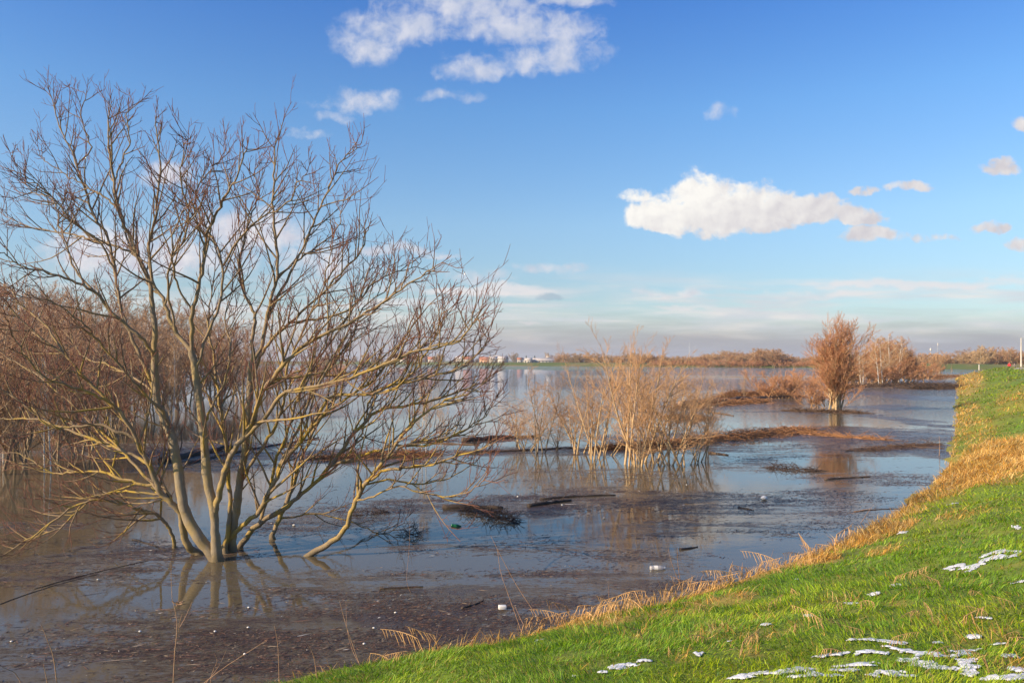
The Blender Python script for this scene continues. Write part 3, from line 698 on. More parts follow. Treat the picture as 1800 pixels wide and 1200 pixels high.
for j, (px, by, ty, lb) in enumerate([(1068, 800, 700, 'low tangled willow left of the foot of the tallest shrub'), (1125, 822, 712, 'low tangled willow before the foot of the tallest shrub'), (1225, 812, 725, 'low twiggy willow at the foot of the right-leaning shrub'),
        (1150, 780, 618, 'feathery tan willow behind the middle of the clump'), (980, 790, 715, 'low twigs right of the slender pale willow'), (1015, 796, 672, 'wispy willow between the slender pale one and the straight-stemmed one'), (925, 792, 700, 'wispy low willow at the left foot of the slender pale one')]):
    tree_at([BU[2], SL[1], BU[0]][j % 3], px, by, ty, lb, 'shrub', 'willow shrubs in mid water', h0=4.6, wide=1.5)
tree_at(SL[0], 1308, 700, 650, 'thin isolated stem in the water left of the orange shrubs', 'shrub', h0=4.3, wide=.5)
tree_at(SL[1], 775, 788, 700, 'small pale sapling in the water beside the white stem', 'shrub', h0=4.3, wide=.6)

# orange shrubs, conical willow and birches at right
tree_at(RU[0], 1470, 724, 556, 'conical russet willow with upright stems standing alone in the water', 'tree', h0=6.7, wide=1.25)
for j, (px, by, ty, w, lb) in enumerate([(1385, 700, 650, 1., 'round orange shrub left of the conical willow'), (1352, 700, 662, .8, 'lower orange shrub at the left end of the group'), (1420, 698, 655, .95, 'orange shrub just left of the conical willow stems'),
        (1440, 716, 678, 1.3, 'low twiggy shrub at the foot of the conical willow'), (1530, 672, 620, 1.1, 'orange shrub between the conical willow and the birches'), (1595, 672, 628, 1.2, 'orange shrub right of the birches'),
        (1625, 665, 640, 1., 'small brown shrub at the right end of the birch stand'), (1560, 676, 640, 1.6, 'low orange shrub under the birches'), (1508, 676, 640, 1.5, 'low russet shrub behind the conical willow')]):
    tree_at(LO[j % 3], px, by, ty - 4, lb, 'shrub', 'orange shrubs in the flood at right', h0=3.3, wide=w * 1.5)
for j, (px, by, ty, lb) in enumerate([(1516, 679, 612, 'leftmost white-stemmed birch beside the conical willow'), (1543, 678, 592, 'birch with forked white stem in the middle of the stand'), (1562, 675, 586, 'tallest birch of the stand at right'),
        (1583, 672, 596, 'birch on the right side of the stand'), (1530, 668, 600, 'birch half hidden at the back of the stand')]):
    tree_at(BI[j % 2], px, by, ty, lb, 'tree', 'birches standing in the flood at right', h0=7.6, wide=1.6)
for j, (px, by, ty, lb) in enumerate([(1500, 676, 628, 'russet willow between the conical willow and the first birch'), (1535, 672, 606, 'tan willow filling the gap behind the forked birch'), (1572, 671, 596, 'tan willow behind the tallest birch'),
        (1596, 670, 612, 'russet willow at the right shoulder of the birch stand'), (1552, 669, 600, 'russet willow in the middle of the birch stand')]):
    tree_at([RU[0], TT][j % 2], px, by, ty, lb, 'tree', 'willows among the right-hand birches', h0=6.7, wide=2.)
for j, (px, by, ty) in enumerate([(1640, 662, 626), (1652, 661, 622), (1672, 661, 640), (1612, 664, 640)]):
    tree_at(BI[j % 2] if j == 2 else FA[j % 2], px, by, ty, ['slim bare tree in the far water left of the bank tip', 'slim bare tree touching the first one in the far water', 'pale thin stem standing nearest the bank tip in the far water', 'lowest slim tree in the far water beside the birch stand'][j], 'tree', 'slim trees in the far water', h0=(7.6 if j == 2 else 9.3), wide=.6)

# trees on and behind the far bank
def far_tree(px, back, top, proto, label, group, wide=1., cat='tree'):
    p = far_point(px, back); return tree_at(proto, px, 0, top, label, cat, group, D=p[1], z=p[2], h0=9.3, wide=wide)
for j, px in enumerate(np.arange(1588, 1850, 13.)):
    far_tree(px + rr_.uniform(-4, 4), rr_.choice([16, 22, 34, 45]), np.interp(px, [1588, 1640, 1668, 1700, 1720, 1740, 1770, 1850], [626, 619, 624, 619, 608, 610, 616, 615]) + rr_.uniform(-2, 4), FA[(0, 1, 3)[j % 3]],
             'bare russet tree, %s from the left in the wood behind the bank tip at right' % ORD[j], 'bare trees of the right far wood', 1.9)
for j, px in enumerate(np.arange(1120, 1600, 9.)):
    far_tree(px + rr_.uniform(-4, 4), rr_.choice([3, 16, 24, 40]), np.interp(px, [1120, 1200, 1240, 1280, 1300, 1340, 1370, 1400, 1600], [622, 625, 623, 616, 624, 614, 617, 627, 623]) + rr_.uniform(-2, 4), FA[(0, 1, 3)[j % 3]],
             'bare orange-brown tree, %s from the left in the long row on the far bank' % ORD[j], 'bare trees along the far bank', 2.3)
for j, px in enumerate(np.arange(1128, 1600, 13.)):
    p_ = far_point(px + rr_.uniform(-5, 5), rr_.choice([-1.5, 1, 2.5])); tree_at(LO[j % 3], px, 0, 633 + rr_.uniform(-3, 5), 'low orange shrub at the foot of the far bank, %s from the left' % ORD[j], 'shrub', 'low shrubs along the foot of the far bank', D=p_[1], z=0, h0=3.3, wide=2.2)
for j, px in enumerate(np.arange(985, 1125, 12.)):
    far_tree(px + rr_.uniform(-4, 4), rr_.choice([20, 60, 100]), rr_.uniform(618, 626), FA[j % 4], 'bare tree behind the far bank beyond the mid-water willows, %s from the left' % ORD[j], 'bare trees beyond the mid-water willows', 2.)
for px, top, back, w, pr, lb in [(905, 619, 330, 1.1, 2, 'round-crowned bare tree beside the two dark conifers'), (891, 626, 340, 1.2, 2, 'low dark round tree left of the taller round one'), (962, 620, 300, .9, 3, 'pinkish fan-shaped bare tree behind the long low building'),
                              (950, 630, 320, 1.2, 2, 'small dark tree left of the pink fan-shaped one'), (974, 628, 330, 1., 2, 'small dark tree right of the pink fan-shaped one'), (855, 628, 330, 1.3, 0, 'low brown tree behind the leftmost white house'),
                              (838, 630, 300, 1.3, 2, 'low brown tree left of the white houses'), (778, 621, 320, 1.2, 2, 'grey round tree seen through the branch tips'), (800, 628, 320, 1.3, 0, 'low tree right of the grey round one'), (815, 629, 340, 1.4, 2, 'low dark tree nearest left of the white houses')]:
    far_tree(px, back, top, FA[pr], lb, None, w)
for j, px in enumerate(np.arange(560, 770, 16.)):
    far_tree(px + rr_.uniform(-4, 4), rr_.choice([20, 120, 200]), rr_.uniform(618, 629), FA[(j * 3) % 4], 'bare tree on the far shore behind the large tree\'s branches, %s from the left' % ORD[j], 'far trees behind the large tree', 1.3)

# dark conifers by the far houses
m_con = simple('conifer_needles', (.035, .055, .035), .9, .4, 1.)
def make_conifer(seed):
    rng = np.random.default_rng(seed); root = empty('conifer_tree'); t = Tubes()
    t.add([[0, 0, 0], [0, 0, 9.6]], [.2, .03], 6); t.build('trunk', m_brown, root)
    k = 700; z = 1 + 8.8 * rng.random(k) ** 1.2; a = rng.uniform(0, 6.28, k); L = (10 - z) * .27 * rng.uniform(.6, 1.1, k) + .15
    P0 = np.stack([0 * z, 0 * z, z], 1); D = np.stack([np.cos(a), np.sin(a), rng.uniform(-.25, .25, k)], 1)
    C = grow(P0, D, L, 4, .1, .08, rng); w = Tubes(); w.add(C, np.tile([.05, .16, .13, .03], (k, 1)), 3); w.build('crown', m_con, root, smooth=False); return root
cf = make_conifer(5)
for px, top, lb in [(925, 624, 'dark pointed conifer, left of the two by the far houses'), (940, 624, 'dark conifer, right of the two by the far houses'), (981, 629, 'small dark conifer at the right end of the far hamlet')]:
    p = far_point(px, 300); tree_at(cf, px, 0, top, lb, 'tree', 'dark conifers of the far hamlet', D=p[1], z=p[2], h0=10.)

# far houses
m_wall = simple('house_plaster', (.46, .42, .37), .9, .08, .5); m_wall2 = simple('house_orange_plaster', (.62, .34, .20), .9, .1, .5)
m_roofw = simple('roof_pale', (.50, .44, .40), .8, .1, 1.); m_roofr = simple('roof_tiles', (.40, .16, .09), .9, .2, 2.); m_glass = simple('window_dark', (.04, .05, .06), .2, .1, 1.)
def box(x0, x1, y0, y1, z0, z1):
    v = np.array([[x, y, z] for z in (z0, z1) for y in (y0, y1) for x in (x0, x1)], float)
    return v, np.array([[0, 2, 3, 1], [4, 5, 7, 6], [0, 1, 5, 4], [1, 3, 7, 5], [3, 2, 6, 7], [2, 0, 4, 6]])
def boxes(name, lst, mat, parent=None):
    V = []; Q = []; n = 0
    for bx in lst: v, f = box(*bx); V.append(v); Q.append(f + n); n += 8
    return mesh(name, np.concatenate(V), [np.concatenate(Q)], mat, parent)
def house(px, w, h, dep, wall, roof, label, back=270, rot=0., storeys=1):
    h -= .7; p = far_point(px, back); root = empty('house', tuple(p), rot); tag(root, label, 'house', 'houses of the far hamlet')
    boxes('wall', [(-w / 2, w / 2, -dep / 2, dep / 2, 0, h)], wall, root)
    e = .4; rh = dep * .28; yy = dep / 2 + e; xx = w / 2 + e
    V = [[-xx, -yy, h - .1], [xx, -yy, h - .1], [xx, yy, h - .1], [-xx, yy, h - .1], [-xx, 0, h + rh], [xx, 0, h + rh], [-xx, -yy, h + .12], [xx, -yy, h + .12], [xx, yy, h + .12], [-xx, yy, h + .12], [-xx, 0, h + rh + .22], [xx, 0, h + rh + .22]]
    rf = mesh('roof', V, [np.array([[6, 7, 11, 10], [10, 11, 8, 9], [0, 4, 5, 1], [4, 3, 2, 5], [0, 1, 7, 6], [3, 9, 8, 2]]), np.array([[0, 6, 10, 4], [3, 4, 10, 9], [1, 5, 11, 7], [2, 8, 11, 5]])], roof, root)
    boxes('chimney', [(w * .2, w * .2 + .6, .6, 1.2, h + .3, h + rh + 1.)], wall, rf)
    nw = max(2, int(w / 3.2))
    for k in range(nw):
        x = -w / 2 + (k + .5) * w / nw
        for s in range(storeys):
            boxes('window', [(x - .5, x + .5, -dep / 2 - .05, -dep / 2 + .02, 1. + s * 2.8, 2.3 + s * 2.8)], m_glass, root)
    return root
house(855, 13, 4.6, 9, m_wall2, m_roofr, 'orange-walled house at the left end of the far hamlet')
house(868, 8, 5.2, 8, m_wall, m_roofw, 'white house just right of the orange-walled one', rot=.3)
house(875.5, 8, 6.4, 8, m_wall, m_roofw, 'taller pale-roofed house, second white one from the left', back=300, storeys=2)
house(884, 8.5, 5.6, 8, m_wall, m_roofw, 'white house at the right end of the close group of four', rot=-.2)
house(914, 5, 4.6, 6, m_wall, m_roofr, 'small pale house between the round tree and the first conifer')
house(930.5, 5, 4.2, 6, m_wall, m_roofw, 'small white house between the two dark conifers')
house(957, 40, 3.6, 8, m_wall, m_roofw, 'long low pale building right of the two conifers', back=280)
house(966, 6, 6.6, 7, m_wall, m_roofw, 'tall narrow white house rising behind the long low building', back=300, storeys=2)
house(990, 7, 4.6, 7, m_wall, m_roofr, 'small pale house right of the last conifer')
house(1010, 8, 4.8, 7, m_wall, m_roofw, 'pale house seen beside the first mid-water willow top')
house(1047, 7, 4.8, 7, m_wall, m_roofw, 'pale house seen between the mid-water willow tops')
for k, (px, w) in enumerate([(698, 15), (712, 10), (742, 9), (760, 8), (812, 11), (824, 9)]):
    house(px, w, 5., 8, m_wall, [m_roofw, m_roofr][k % 2], ['long white house behind the middle of the large tree\'s branch tips', 'white red-roofed house right of the long one behind the branches', 'white house left of the grey round tree behind the branches',
          'small red-roofed house under the grey round tree', 'white house near the outer branch tips', 'red-roofed house just beyond the outer branch tips'][k], back=200)

# masts and chimney on the skyline
m_conc = simple('pale_concrete', (.62, .56, .48), .8, .1, 2.); m_metal = simple('pale_metal', (.55, .57, .58), .5, .1, 2.)
def lathe(name, prof, mat, parent=None, sides=16, loc=(0, 0, 0), smooth=True):
    a = np.arange(sides) * 2 * np.pi / sides; V = []; n = len(prof)
    for r_, z in prof: V += [[loc[0] + r_ * math.cos(t), loc[1] + r_ * math.sin(t), loc[2] + z] for t in a]
    i = np.arange(n * sides).reshape(n, sides)
    q_ = np.stack([i[:-1], np.roll(i[:-1], -1, 1), np.roll(i[1:], -1, 1), i[1:]], -1).reshape(-1, 4)
    return mesh(name, V, [q_], mat, parent, smooth=smooth)
p = far_point(1636, 500); hh = 3.5 + (633 - 612) / F * p[1]
r0_ = empty('water_tower', tuple(p)); tag(r0_, 'white tower with a wider head above the right far trees', 'tower')
lathe('shaft', [(.5, 0), (.4, hh * .72)], m_conc, r0_); lathe('tank', [(.4, hh * .8), (.9, hh * .84), (.9, hh * .95), (.2, hh)], m_conc, r0_)
p = far_point(1648.5, 700); hh = 3.5 + (633 - 602) / F * p[1]
r0_ = empty('radio_mast', tuple(p)); tag(r0_, 'thin pale lattice mast right of the white tower on the skyline', 'mast')
t = Tubes()
for a in range(3):
    ca, sa_ = math.cos(a * 2.1), math.sin(a * 2.1); t.add([[1.2 * ca, 1.2 * sa_, 0], [.35 * ca, .35 * sa_, hh]], [.12, .08], 4)
    for k in range(14):
        z0, z1 = hh * k / 14, hh * (k + 1) / 14; s0, s1 = 1.2 - .85 * k / 14, 1.2 - .85 * (k + 1) / 14; b2 = (a + 1) * 2.1
        t.add([[s0 * ca, s0 * sa_, z0], [s1 * math.cos(b2), s1 * math.sin(b2), z1]], [.06, .06], 3)
t.build('lattice', m_metal, r0_); lathe('antenna', [(.6, hh - 4), (.6, hh - 2), (.2, hh)], m_conc, r0_, 8)
p = far_point(1356, 150); hh = 3.5 + (633 - 624) / F * p[1]
tag(lathe('chimney_stack', [(.9, 0), (.6, hh), (.45, hh), (.45, hh - 1)], m_conc, loc=tuple(p)), 'short white chimney among the far orange trees', 'chimney')
for px, top in [(1212, 600), (1222, 606)]:
    p = far_point(px, 600); hh = 3.5 + (633 - top) / F * p[1]
    tag(lathe('radio_mast', [(.35, 0), (.15, hh)], m_metal, loc=tuple(p), sides=6), 'faint %s pole on the skyline right of the mid-water willows' % ('taller' if top == 600 else 'shorter'), 'mast')

# ------------------------------------------------------------------ path, lamp, bench and people at the far end of the bank
def offset_line(dist, step=3.):
    pts = []
    S = SH[1:-1]
    seg = np.concatenate([a + (bb - a) * (np.arange(max(1, int(np.hypot(*(bb - a)) / step)))[:, None] / max(1, int(np.hypot(*(bb - a)) / step))) for a, bb in zip(S[:-1], S[1:])])
    for _ in range(12): seg[1:-1] = (seg[:-2] + 2 * seg[1:-1] + seg[2:]) / 4
    T_ = unit(np.gradient(seg, axis=0)); N_ = np.stack([T_[:, 1], -T_[:, 0]], 1)
    return seg + N_ * dist
a0, a1 = offset_line(8.4), offset_line(10.6)
n_ = len(a0); zA = height(a0[:, 0], a0[:, 1]) + .06; zB = height(a1[:, 0], a1[:, 1]) + .06
i = np.arange(n_ * 2).reshape(2, n_)
q = np.stack([i[0, :-1], i[1, :-1], i[1, 1:], i[0, 1:]], -1)
keep = a0[:, 1] > 40
q = q[keep[:-1] & keep[1:]]
o = mesh('path', np.concatenate([np.c_[a0, zA], np.c_[a1, zB]]), [q], simple('path_gravel', (.42, .36, .26), .95, .2, 4.)); tag(o, kind='structure')

Dp = 150.
def on_bank(px, D): x = (px - 900) / F * D; return np.array([x, D, float(height(np.array([x]), np.array([D]))[0])])
lp = on_bank(1795, 152); r0_ = empty('street_lamp', tuple(lp)); tag(r0_, 'tall pale concrete lamp post beside the path at the right edge', 'lamp post')
hl = H + (HOR - 594) * 152 / F - lp[2]
lathe('pole', [(.16, -.2), (.15, .6), (.08, hl)], m_conc, r0_)
t = Tubes(); t.add([[0, 0, hl - .1], [.2, 0, hl + .05], [.6, 0, hl + .1]], [.05, .045, .04], 6); t.build('arm', m_metal, r0_)
lathe('lamp_head', [(.02, .16), (.18, .1), (.22, 0), (.02, -.03)], simple('lamp_grey', (.3, .3, .3), .5, .1, 3.), r0_, loc=(.62, 0, hl))

def skin_mesh(name, pts, edges, rad, mat, parent, root_i=0, sub=2):
    me = bpy.data.meshes.new(name); me.from_pydata([tuple(p) for p in pts], edges, []); me.materials.append(mat)
    o = bpy.data.objects.new(name, me); link(o, parent)
    md = o.modifiers.new('skin', 'SKIN'); md.use_smooth_shade = True
    sv = me.skin_vertices[0].data
    for k, r_ in enumerate(rad): sv[k].radius = (r_, r_) if np.isscalar(r_) else r_
    sv[root_i].use_root = True
    s_ = o.modifiers.new('sub', 'SUBSURF'); s_.levels = s_.render_levels = sub
    return o
m_skin = simple('skin', (.55, .33, .23), .6, .05, 10.)
def seated(px, D, rz, jc, tc, hc, label, arm_fwd=.28):
    b0 = on_bank(px, D); root = empty('person', tuple(b0), rz); tag(root, label, 'person', 'people sitting by the path')
    sx = .17
    P_ = [(0, 0, .50), (0, .02, .75), (0, .02, .98), (0, .0, 1.12), (0, .015, 1.20), (0, .02, 1.30),                      # 0-5 pelvis..head
          (-sx, .02, 1.02), (-.24, .08, .78), (-.14, arm_fwd, .66), (sx, .02, 1.02), (.24, .08, .78), (.14, arm_fwd, .66),   # arms 6-11
          (-.1, .08, .50), (-.11, .46, .52), (-.12, .50, .09), (.1, .08, .50), (.11, .46, .52), (.12, .50, .09)]              # legs 12-17
    E_ = [(0, 1), (1, 2), (2, 3), (3, 4), (4, 5), (2, 6), (6, 7), (7, 8), (2, 9), (9, 10), (10, 11), (0, 12), (12, 13), (13, 14), (0, 15), (15, 16), (16, 17)]
    R_ = [.13, .12, .13, .055, .085, .075, .05, .04, .028, .05, .04, .028, .08, .055, .04, .08, .055, .04]
    for s in (8, 11):                                                     # hands: palm and five fingers
        w = P_[s]; k = len(P_); P_.append((w[0], w[1] + .07, w[2] - .01)); E_.append((s, k)); R_.append(.026)
        for f in range(5):
            dx = (-.03, -.01, .01, .03, .045)[f] * (1 if s == 8 else -1); ln = (.06, .075, .07, .055, .03)[f]
            P_.append((w[0] + dx, w[1] + .07 + ln * .6, w[2] - .02)); E_.append((k, len(P_) - 1)); R_.append(.009)
            P_.append((w[0] + dx, w[1] + .07 + ln, w[2] - .045)); E_.append((len(P_) - 2, len(P_) - 1)); R_.append(.008)
    body = skin_mesh('body', P_, E_, R_, m_skin, root)
    J = [P_[0], P_[1], P_[2], (0, .0, 1.10)] + [P_[i_] for i_ in (6, 7, 8, 9, 10, 11)]
    skin_mesh('jacket', J, [(0, 1), (1, 2), (2, 3), (2, 4), (4, 5), (5, 6), (2, 7), (7, 8), (8, 9)], [.19, .165, .17, .08, .085, .07, .05, .085, .07, .05], jc, root)
    TR = [P_[0]] + [P_[i_] for i_ in (12, 13, 14, 15, 16, 17)]
    skin_mesh('trousers', TR, [(0, 1), (1, 2), (2, 3), (0, 4), (4, 5), (5, 6)], [.17, .11, .085, .065, .11, .085, .065], tc, root)
    for s in (-1, 1): skin_mesh('shoe', [(.12 * s, .47, .05), (.12 * s, .56, .045), (.12 * s, .66, .035)], [(0, 1), (1, 2)], [.055, .052, .04], m_shoe, root)
    skin_mesh('hair', [(0, -.03, 1.24), (0, -.015, 1.32), (0, .03, 1.38)], [(0, 1), (1, 2)], [.08, .095, .07], hc, root)
    skin_mesh('nose', [(0, .095, 1.27), (0, .115, 1.25)], [(0, 1)], [.012, .014], m_skin, root, sub=1)
m_shoe = simple('shoe_pale', (.6, .55, .5), .7, .1, 9.)
m_red = simple('red_cloth', (.62, .02, .03), .8, .15, 6.); m_dk = simple('dark_cloth', (.02, .02, .025), .9, .2, 6.); m_gy = simple('grey_cloth', (.20, .18, .15), .9, .2, 6.)
m_hair = simple('dark_hair', (.03, .02, .015), .7, .2, 20.)
seated(1774.3, 150, 2.5, m_red, m_dk, m_red, 'person in a hooded red jacket and dark trousers sitting by the path')
seated(1783.3, 150, 2.9, m_gy, m_dk, m_hair, 'person with dark hair and a grey jacket sitting right of the one in red')
bc = on_bank(1779, 150.25); rb_ = empty('park_bench', tuple(bc), 2.7 + math.pi); tag(rb_, 'dark backless bench under the two seated people', 'bench')
m_bw = simple('bench_wood', (.06, .04, .03), .8, .3, 6.)
boxes('seat', [(-1.0, 1.0, -.02 + k * .16 - .22, .10 + k * .16 - .22, .37, .41) for k in range(3)], m_bw, rb_)
for s in (-.8, .8): boxes('leg', [(s - .05, s + .05, -.2, .22, -.25, .367)], m_dk, rb_)
pp_ = far_point(1721, -60); tag(lathe('marker_post', [(.14, -.5), (.13, 2.2), (.02, 2.25)], m_conc, loc=(pp_[0], pp_[1], 0), sides=10), 'pale marker post standing in the water beyond the bank tip', 'post')

# ------------------------------------------------------------------ logs, sticks and rafts on the water
m_log = bark('log_bark', (.16, .10, .06), (.15, .095, .06), (.13, .085, .055), r0=.01, r1=.05, r2=.15)
m_logd = bark('wet_log_bark', (.06, .04, .03), (.06, .04, .028), (.055, .038, .028), r0=.01, r1=.05, r2=.15)
m_cut = simple('cut_wood', (.42, .26, .16), .8, .2, 12.)
def log(name, p0, p1, r_, label, cat, mat=None, z=None, branches=0, seed=0, group=None, bend=.05):
    rng = np.random.default_rng(seed + 100); a = wpt(*p0); bb = wpt(*p1); n = 12; t = np.linspace(0, 1, n)
    P_ = a + (bb - a) * t[:, None]; L = np.linalg.norm(bb - a)
    perp = np.array([-(bb - a)[1], (bb - a)[0], 0]) / L
    P_ += perp * (np.sin(t * np.pi) * L * bend * rng.uniform(-1, 1))[:, None] + rng.normal(0, L * .004, (n, 3)); P_[:, 2] = (r_ * .35 if z is None else z) + rng.normal(0, r_ * .15, n)
    base = a.copy(); R_ = r_ * (1 - .55 * t) * rng.uniform(.9, 1.1, n)
    tb = Tubes(); tb.add(P_ - base, R_, 8, cap=True)
    root = empty(name, tuple(base)) if branches else None
    if branches:
        tag(root, label, cat, group); tb.build('stem', mat or m_log, root)
        S, D_, tt, pr, r2 = spawn((P_ - base)[None], R_[None], None, branches, .1, .95, (35, 80), rng, flat=1.2)
        D_[:, 2] = np.abs(D_[:, 2]) + .15
        C = grow(S, D_, rng.uniform(.08, .2, branches) * L + .1, 6, .1, .14, rng)
        for k_ in range(branches):
            tw = Tubes(); tw.add(C[k_], (r2[k_] * .3) * np.linspace(1, .3, 6), 5); tw.build('branch', mat or m_log, root)
        return root
    o = tb.build(name, mat or m_log); o.location = tuple(base); tag(o, label, cat, group); return o
log('floating_log', (815, 776), (948, 767), .13, 'long brown log lying in the water left of the slender pale willow', 'log', branches=3, seed=1)
log('floating_log', (722, 776), (842, 782), .05, 'thin brown pole on the water beside the white sapling', 'log', seed=2)
log('floating_log', (805, 796), (1010, 787), .055, 'thin reddish drift pole under the slender pale willow', 'log', branches=4, seed=3)
log('floating_log', (778, 893), (884, 893), .075, 'dark waterlogged log with drowned weeds in front of it', 'log', m_logd, seed=4)
log('floating_log', (928, 890), (1004, 880), .06, 'short dark mossy log right of the drowned weeds', 'log', m_logd, branches=4, seed=5)
log('floating_log', (950, 878), (1082, 870), .04, 'thin dark pole floating above the short mossy log', 'log', m_logd, seed=6)
log('floating_log', (285, 812), (418, 786), .14, 'thick dark log half sunk behind the large tree\'s stems', 'log', m_logd, branches=3, seed=7)
log('floating_log', (330, 815), (560, 770), .06, 'long dark pole behind the large tree', 'log', m_logd, branches=4, seed=8)
log('floating_log', (1196, 716), (1345, 704), .24, 'thick cut log with a pale sawn end among the reeds', 'log', seed=9, z=.28)
lg = bpy.data.objects['floating_log.%03d' % (len([o for o in bpy.data.objects if o.name.startswith('floating_log')]) - 1)]
w0 = wpt(1196, 716); lc = lathe('cut_end', [(.225, 0), (.14, .004), (.001, .004)], m_cut, lg, 14); lc.location = (-.03, -.01, .28); lc.rotation_euler = (math.radians(90), 0, math.radians(-58))
log('floating_log', (1240, 724), (1290, 731), .07, 'grey pole floating right below the thick cut log', 'log', seed=10)
log('floating_log', (1225, 709), (1400, 701), .08, 'long curved pole along the top of the reed raft', 'log', seed=12, z=.3)
log('floating_stick', (1195, 966), (1226, 961), .025, 'short black stick floating on the cloud reflection', 'stick', m_logd, seed=13)
log('floating_stick', (1247, 796), (1280, 800), .05, 'short reddish driftwood piece right of the mid-water clump', 'stick', branches=2, seed=14)
log('floating_stick', (668, 1035), (744, 1031), .018, 'thin dark stick at the foot of the lone pale reed', 'stick', m_logd, seed=15)
log('floating_stick', (812, 1069), (850, 1056), .02, 'forked greenish twig floating above the white cube', 'stick', m_logd, branches=4, seed=16)
log('floating_stick', (1450, 843), (1530, 838), .035, 'pale branch floating in the reflection of the conical willow', 'stick', branches=4, seed=17)
log('floating_stick', (1298, 892), (1325, 897), .02, 'thin dark stick floating below left of the white foam lump', 'stick', m_logd, seed=18)
log('floating_stick', (1500, 899), (1600, 893), .015, 'long thin twig lying out from the grassy edge', 'stick', branches=4, seed=19)
log('floating_stick', (232, 948), (292, 968), .016, 'dark branched twig in the water left of the large tree', 'stick', m_logd, branches=7, seed=20)
log('floating_stick', (60, 1035), (260, 985), .009, 'long curved dark stick left of the large tree\'s foot', 'stick', m_logd, seed=21, bend=.12)
log('floating_stick', (0, 1062), (170, 1010), .008, 'long dark stick near the left edge of the picture', 'stick', m_logd, seed=22, bend=.1)
log('floating_stick', (1560, 783), (1660, 788), .03, 'thin drift branch near the far grassy edge', 'stick', branches=4, seed=23)

m_reed = bark('drift_reed', (.42, .19, .07), (.46, .22, .09), (.4, .2, .09), r0=.003, r1=.01, r2=.03)
m_reedb = bark('brown_drift_reed', (.16, .09, .055), (.17, .10, .06), (.16, .1, .06), r0=.003, r1=.01, r2=.03)
m_reedd = bark('dark_reed', (.07, .04, .03), (.08, .05, .035), (.08, .05, .04), r0=.003, r1=.01, r2=.03)
def raft(p0, p1, width, hgt, n, label, mat=None, ln=(.3, .9), r_=.008, seed=0, name='reed_raft', cat='reed raft', up=.25):
    rng = np.random.default_rng(seed + 300); a = wpt(*p0); bb = wpt(*p1); L = np.linalg.norm(bb - a); ax = (bb - a) / L; pe = np.array([-ax[1], ax[0], 0])
    t = rng.random(n); e = np.sqrt(np.clip(1 - (2 * t - 1) ** 4, 0, 1)) * (.5 + fbm(t * 6 + seed, t * 0 + seed, 3)); s = rng.normal(0, .35, n)
    P0 = ax * (t * L)[:, None] + pe * (s * width * e)[:, None]; P0[:, 2] = rng.random(n) ** 1.5 * hgt * e * np.exp(-s * s * 3)
    a_ = rng.normal(0, .75, n) + rng.choice([0, math.pi], n); D_ = ax * np.cos(a_)[:, None] + pe * np.sin(a_)[:, None]; D_[:, 2] += rng.normal(up * .5, up, n)
    C = grow(P0, D_, rng.uniform(*ln, n), 5, -.35, .12, rng); C[..., 2] = np.maximum(C[..., 2], .004)
    tb = Tubes(); tb.add(C, np.tile(np.array([1, 1, .9, .7, .4]) * r_, (n, 1)), 3)
    o = tb.build(name, mat or m_reed); o.location = tuple(a); tag(o, label, cat, 'rafts of drifted reeds' if name == 'reed_raft' else None); return o
raft((1120, 786), (1430, 756), 1.15, .30, 1900, 'broad orange raft of drifted reeds right of the mid-water willows', seed=1, r_=.011)
raft((1400, 761), (1560, 773), .45, .05, 380, 'thin tail of the broad orange reed raft reaching right', seed=2, r_=.010)
raft((1265, 699), (1400, 697), 1.3, .75, 1800, 'far orange reed raft left of the orange shrubs', seed=3, r_=.018, ln=(.5, 1.3))
raft((1185, 716), (1350, 706), 1.3, .45, 1300, 'brown reed raft piled round the thick cut log', seed=4, r_=.015, ln=(.5, 1.2))
raft((1170, 734), (1240, 736), 1.2, .25, 500, 'small orange reed raft below the thick cut log', seed=5, r_=.013)
raft((1385, 722), (1520, 726), .8, .12, 900, 'dark reed raft around the foot of the conical willow', m_reedb, seed=6, r_=.012)
raft((1610, 684), (1680, 680), 4.0, .65, 1600, 'brown mound of drifted reeds beside the bank near its tip', m_reedb, seed=7, r_=.02, ln=(.6, 1.4))
raft((1500, 792), (1650, 780), .7, .06, 420, 'loose raft of brown twigs by the bank right of the broad raft', m_reedb, seed=8, r_=.006)
raft((560, 806), (760, 799), .9, .15, 900, 'orange reed strip seen between the large tree\'s right branches', seed=9, r_=.008)
raft((1050, 790), (1190, 782), .9, .2, 900, 'reed raft tangled in the mid-water willow stems', seed=10, r_=.009)
raft((1480, 681), (1640, 676), 2.4, .35, 1200, 'reed raft at the waterline under the birches', m_reedb, seed=11, r_=.02, ln=(.6, 1.4))
raft((1600, 664), (1690, 662), 3.0, .3, 1100, 'far thin reed raft at the bank tip', seed=12, r_=.03, ln=(.8, 2.))
raft((815, 898), (912, 918), .5, .16, 330, 'tangle of dark drowned weeds in front of the waterlogged log', m_reedd, (.12, .35), .006, 13, 'drowned_weeds', 'weeds', .6)
raft((705, 938), (742, 942), .25, .2, 60, 'small dark drowned weed right of the large tree', m_reedd, (.12, .3), .005, 14, 'drowned_weeds', 'weeds', .9)
raft((620, 905), (680, 900), .5, .12, 90, 'scattered dark weed tips in the shade of the large tree', m_reedd, (.1, .3), .005, 15, 'drowned_weeds', 'weeds', .8)
raft((1350, 822), (1440, 828), .7, .1, 160, 'dark scattered twigs afloat left of the willow\'s reflection', m_reedd, (.15, .4), .008, 16, 'drowned_weeds', 'weeds', .5)

